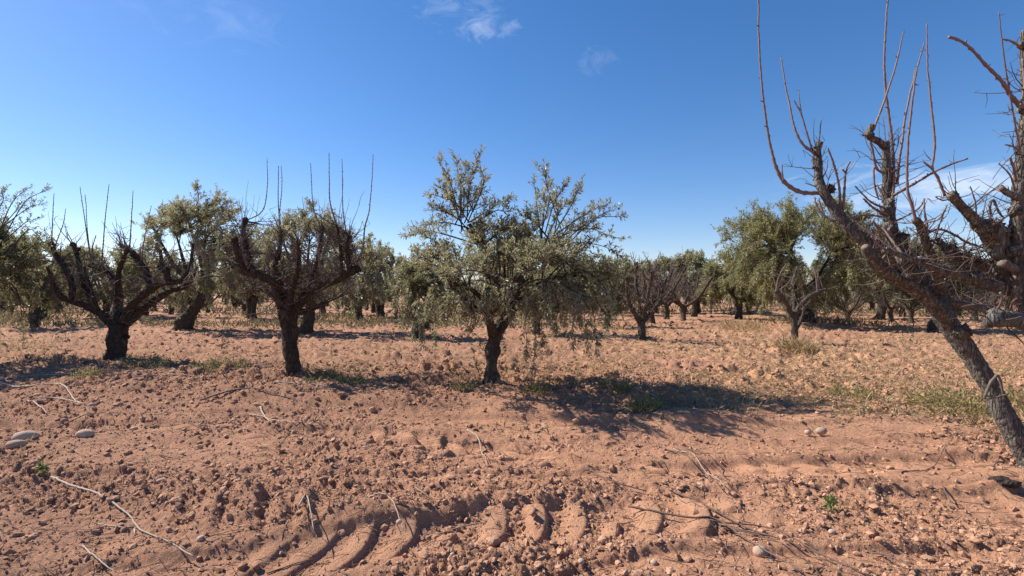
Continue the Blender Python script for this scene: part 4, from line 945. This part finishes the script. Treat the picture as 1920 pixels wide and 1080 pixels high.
# ------------------------------------------------------------------ fallen sticks
def stick(pxs, r, m, label, seed, forks=(), group=None, lift=.008):
    rr = np.random.default_rng(seed)
    def lay(pts):
        g = np.array([ground_at(*a) for a in pts]); q, _ = resample(g, np.ones(len(g)), .04)
        z = gh(q[:, 0], q[:, 1]); zp = np.pad(z, 4, mode='edge'); zm = np.max([zp[i:i + len(z)] for i in range(9)], 0); zp = np.pad(zm, 4, mode='edge'); zs = np.convolve(zp, np.ones(9) / 9, 'valid')
        q[:, 2] = np.maximum(zs - .006, z) + lift * .7; q[:, :2] += np.cumsum(rr.normal(0, .0025, (len(q), 2)), 0) * .8
        return q
    q = lay(pxs); R = r * q[:, 1].mean() / 960 * .8; org = q[0]
    mb = MB(); tube(mb, q, np.linspace(R, R * .5, len(q)), 7, None, .1, seed)
    for fk in forks:
        b = lay(fk); tube(mb, b, np.linspace(R * .7, R * .3, len(b)), 6, None, .1, seed + 3)
    o = mb.build('stick', m, None, origin=org); return tag(o, label, 'stick', group)
DS, DK = M_DRYSTICK, M_DARKSTICK
STICKS = [
    ([(90, 897), (150, 923), (205, 946), (235, 972), (252, 994), (268, 1004), (310, 1021), (356, 1043)], 2.9, DS, 'long forked bleached stick in the bottom left foreground', [[(250, 993), (225, 990), (185, 982)], [(252, 994), (252, 1005)]]),
    ([(155, 1027), (185, 1053), (218, 1082)], 2.3, DS, 'short straight bleached stick at the bottom left edge', []),
    ([(682, 952), (720, 966), (756, 978)], 2.0, DS, 'thin pale stick ending at a pebble on the tread marks', []),
    ([(800, 989), (868, 982), (912, 966)], 2.2, DS, 'curved pale stick across the lower tread marks', []),
    ([(876, 819), (896, 842), (915, 876)], 2.0, DS, 'pale stick standing out below the olive trunk', []),
    ([(0, 720), (50, 725), (106, 736), (150, 758)], 2.6, DS, 'longest pale stick at the left edge under the olive shadow', []),
    ([(70, 747), (110, 752), (155, 760)], 1.8, DS, 'thin pale stick just below the longest one at the left edge', []),
    ([(50, 751), (88, 771)], 2.0, DS, 'short pale stick lying aslant at the left edge', []),
    ([(445, 771), (500, 789), (560, 792), (620, 788)], 1.8, DS, 'pale stick crossed by a shorter one left of centre', []),
    ([(488, 766), (508, 797)], 2.2, DS, 'short pale stick crossing the longer one left of centre', []),
    ([(518, 741), (560, 750), (625, 758)], 1.8, DS, 'thin pale stick below the trunk of the dark fruit tree', []),
    ([(375, 756), (455, 747), (552, 734)], 2.0, DK, 'brown stick pointing at the trunk of the dark fruit tree', []),
    ([(0, 711), (80, 709), (162, 706)], 1.8, DS, 'pale stick at the edge of the left shadow', []),
    ([(250, 706), (320, 707), (380, 712)], 1.6, DS, 'pale stick touching the green weed clump from the left', []),
    ([(225, 720), (300, 719), (382, 716)], 1.8, DS, 'pale stick lying in front of the green weed clump', []),
    ([(1178, 966), (1290, 978), (1352, 990), (1420, 1025), (1510, 1082)], 3.0, DK, 'thickest dark stick of the bundle at the bottom right', [[(1352, 990), (1440, 1010), (1520, 1045)]]),
    ([(1255, 918), (1350, 968), (1440, 1008), (1540, 1050), (1625, 1083)], 2.3, DK, 'longest dark stick of the bundle at the bottom right', []),
    ([(1330, 975), (1430, 995), (1520, 1030), (1600, 1066)], 2.0, DK, 'upper dark stick of the bundle at the bottom right', []),
    ([(1345, 990), (1420, 1010), (1480, 1040), (1530, 1075)], 1.8, DK, 'thin dark stick in the middle of the bottom right bundle', []),
    ([(1235, 838), (1300, 882), (1357, 915)], 2.0, DK, 'leftmost of three long twigs right of the upper tread mark', []),
    ([(1262, 842), (1310, 878), (1362, 912)], 1.6, DS, 'middle one of three long twigs right of the upper tread mark', []),
    ([(1290, 842), (1335, 876), (1385, 906)], 1.6, DK, 'rightmost of three long twigs right of the upper tread mark', []),
    ([(1634, 1024), (1658, 1048), (1700, 1066), (1735, 1084)], 2.2, DK, 'forked dark twig at the lower right', [[(1658, 1048), (1690, 1070), (1705, 1083)]]),
    ([(1768, 908), (1785, 930), (1805, 952)], 1.8, DK, 'short dark twig below the leaning trunk', []),
    ([(1855, 882), (1880, 868), (1905, 858)], 1.6, DK, 'thin twig lying at the foot of the leaning trunk', []),
    ([(1118, 893), (1160, 908), (1216, 926)], 2.2, DK, 'dark twig below the upper tread mark', []),
    ([(560, 975), (575, 983), (590, 990)], 2.0, DS, 'short broken pale stick on the scoured soil', []),
    ([(500, 1078), (560, 1066), (600, 1052)], 1.8, DK, 'dark twig at the bottom edge left of centre', []),
    ([(405, 893), (480, 893), (540, 901), (592, 900)], 1.2, DS, 'long thin straw stalk over the top of the soil heap', []),
    ([(775, 912), (800, 931)], 1.5, DS, 'small pale sliver above the pebble on the tread marks', []),
    ([(1690, 885), (1750, 862), (1790, 838)], 1.3, DK, 'faint brown twig between rut and green weed on the right', []),
    ([(95, 800), (150, 790), (215, 775)], 1.6, DK, 'brown twig beside the flat pale stone', []),
]
for k, (pxs, r, m, lab, fk) in enumerate(STICKS): stick(pxs, r, m, lab, 2000 + k, fk)
p = ground_at(1886, 902)
p[2] = gh(np.linspace(p[0] - .12, p[0] + .12, 9), np.full(9, p[1])).min() - .005
o = lump('bark_chunk', p, .075, 31, M_BARKD, .6, .2, 1.3, -.2, .3); tag(o, 'black chunk of charred bark lying at the right edge', 'bark')

# small litter of twigs
x, y = scatter(6500, 2.5, 30, rr); h = gh(x, y); n = len(x)
a = rr.random(n) * math.pi; L = rr.uniform(.03, .12, n) * (1 + y / 30); d = np.stack([np.cos(a), np.sin(a) * .8, rr.normal(0, .15, n)], 1) * L[:, None]
b = np.stack([x, y, h + .006], 1)
mb = MB(); twigs(mb, np.stack([b - d, b + rdir(n, rr) * L[:, None] * .12 + [0, 0, .004], b + d], 1), np.full(n, .0022) + y * .00012, np.full(n, .0014) + y * .00008, 3, rr.random(n))
o = mb.build('twig_litter', M_DARKSTICK); tag(o, 'scattered bits of twig over the soil', 'litter', kind='stuff')

# ------------------------------------------------------------------ weeds and straw
def clump(mb, c, n, R, H, r_, ln=(.08, .18), wd=.06, tone=(.3, .9), lie=.5):
    a = r_.random(n) * 6.28; q = R * np.sqrt(r_.random(n)); x = c[0] + np.cos(a) * q; y = c[1] + np.sin(a) * q
    z = gh(x, y); b = np.stack([x, y, z + H * r_.random(n) ** 1.3 * (1 - .6 * (q / R) ** 2)], 1)
    out = np.stack([np.cos(a), np.sin(a), np.zeros(n)], 1)
    d = unit(out * .45 + rdir(n, r_) * lie + [0, 0, .8]); L = r_.uniform(*ln, n)
    leaves(mb, b, d, rdir(n, r_), L, L * wd / .3 * r_.uniform(.7, 1.2, n), r_.uniform(*tone, n))
WEEDS = [(415, 705, 46, .26, 700, 'yellow-green weed clump between the two bare fruit trees'), (1785, 768, 58, .30, 900, 'wide yellow-green weed clump left of the leaning trunk'), (1915, 765, 40, .25, 420, 'green weed tuft behind the leaning trunk at the right edge'),
         (165, 708, 24, .16, 240, 'small green weed at the edge of the left shadow'), (280, 690, 40, .2, 420, 'low weed patch right of the V-limbed tree trunk'), (600, 705, 30, .14, 260, 'green weed at the foot of the dark fruit tree'), (655, 718, 26, .12, 220, 'small green weed right of the dark fruit tree foot'),
         (1010, 742, 24, .12, 200, 'small weed right of the olive foot'), (870, 755, 20, .08, 140, 'tiny weed left of the olive foot'), (1210, 770, 30, .16, 300, 'dark weed in the olive shadow'), (1155, 752, 26, .14, 240, 'weed with dry stalks in the left part of the olive shadow'), (1600, 745, 40, .14, 320, 'brown-green weed patch in the straw on the right'), (38, 655, 46, .3, 300, 'weed patch in the shadow at the left edge'), (470, 600, 30, .4, 420, 'dull green bush left of the splayed dark trunk')]
for k, (px, py, rpx, H, n, lab) in enumerate(WEEDS):
    p = ground_at(px, py); r2 = np.random.default_rng(4000 + k); mb = MB()
    clump(mb, p, int(n * 1.25), rpx * p[1] / 960 * 1.1, H, r2, ln=(.03, .085), wd=.09, lie=.9, tone=(0, .95)); root = thing('weed', lab, 'weed', p); mb.build('foliage', M_WEED, root, False, kind='stuff')
SEED = [(815, 668, .55, 'slim seedling left of the olive trunk'), (42, 655, .75, 'young leafy sapling near the left edge'), (1558, 960, .08, 'tiny green seedling in the soil at lower right'), (78, 888, .06, 'tiny green sprout by the tip of the bleached stick'), (1142, 735, .35, 'dry pale stalk standing in the olive shadow')]
for k, (px, py, H, lab) in enumerate(SEED):
    p = ground_at(px, py); r2 = np.random.default_rng(4400 + k); root = thing('seedling', lab, 'plant', p)
    pts, rad = resample([p, p + [.02 * H, 0, H * .5], p + [-.03 * H, .01, H]], [.006 * H + .002, .005 * H + .001, .001], .03)
    mb = MB(); tube(mb, pts, rad, 5, None, .1, k); mb.build('stem', M_STRAW if k == 4 else M_GREYTWIG, root)
    n = 60 if k < 4 else 12; t = r2.uniform(.25, 1, n); b = along(pts, t); d = unit(rdir(n, r2) + [0, 0, .4]); L = r2.uniform(.25, .5, n) * (.08 + .1 * H)
    mb = MB(); leaves(mb, b + d * .02 * r2.random((n, 1)), d, rdir(n, r2), L * 1.6, L * .5, r2.uniform(.3, .9, n)); mb.build('foliage', M_STRAW if k == 4 else M_GREEN, root, False, kind='stuff')
# dry grass lying on the strips, denser where the straw is
x, y = scatter(110000, 5.0, 40, rr); h, sm, st, ro = ground_fields(x, y)
keep = rr.random(len(x)) < np.clip(st * .95 + .02, 0, 1) * np.clip(1.2 - sm, .1, 1); x, y, h, st = x[keep], y[keep], h[keep], st[keep]; n = len(x)
d = unit(np.stack([rr.normal(0, 1, n), rr.normal(0, .7, n), np.abs(rr.normal(0, .45, n)) + .05], 1)); L = rr.uniform(.05, .20, n)
mb = MB(); leaves(mb, np.stack([x, y, h + .005], 1), d, rdir(n, rr), L, .004 + .0007 * y, rr.random(n))
o = mb.build('dry_grass', M_STRAW, None, False); tag(o, 'dry straw lying on the strips between the tree rows', 'grass', kind='stuff')
# sparse low weeds along the tree row
x, y = scatter(60000, 6.2, 30, rr); rowd = y - np.interp(x, [-12, -9, -4, 0, 5, 9], [12.2, 11.7, 9.9, 8.5, 5.9, 4.2])
keep = rr.random(len(x)) < (.85 - .6 * sstep(1.5, 3.5, x)) * np.exp(-((rowd - .2) / .8) ** 2) * (fbm(x * .9, y * .9, 3, 4) > .48) + .10 * (fbm(x * .6, y * .6, 3, 2) > .54)
x, y = x[keep], y[keep]; h = gh(x, y); n = len(x); d = unit(rdir(n, rr) + [0, 0, .7]); L = rr.uniform(.03, .12, n)
mb = MB(); leaves(mb, np.stack([x, y, h + .01 * rr.random(n)], 1), d, rdir(n, rr), L, L * .22 + .0004 * y, rr.random(n) * .8)
o = mb.build('low_weeds', M_BRUSH, None, False); tag(o, 'sparse low weeds along the row of trees', 'weeds', kind='stuff')
x = rr.uniform(-1.1, 1.1, 40000); y = 24 * (150 / 24) ** rr.random(40000); x = x * y
keep = fbm(x * .12, y * .16, 3, 5) + rr.normal(0, .03, len(x)) > .525; x, y = x[keep], y[keep]; h = np.where(y < 60, gh(x, y), 0.0); n = len(x)
d = unit(rdir(n, rr) * .8 + [0, 0, .9]); L = rr.uniform(.15, .5, n) * (.7 + y / 90)
mb = MB(); leaves(mb, np.stack([x, y, h + .1 * rr.random(n)], 1), d, rdir(n, rr), L, L * .10 + .0010 * y, rr.random(n))
o = mb.build('undergrowth', M_BRUSH, None, False); tag(o, 'dull brown-green undergrowth between the back rows', 'undergrowth', kind='stuff')
# dead grass round the foot of the small bare tree and of its neighbour
for (px, py, rpx, n, H, lab) in [(1495, 655, 30, 420, .2, 'tangle of dead brown grass round the small bare tree'), (1395, 618, 40, 400, .35, 'tuft of tan dead grass left of the small bare tree'), (1590, 608, 50, 500, .7, 'brushwood heap right of the big olive mound')]:
    p = ground_at(px, py); r2 = np.random.default_rng(px); mb = MB(); clump(mb, p, n, rpx * p[1] / 960, H, r2, ln=(.15, .4), wd=.02, lie=.8); o = mb.build('dead_grass', M_STRAW, None, False, origin=p); tag(o, lab, 'grass', kind='stuff')
for o in bpy.data.objects:
    if 'origin' in o: del o['origin']
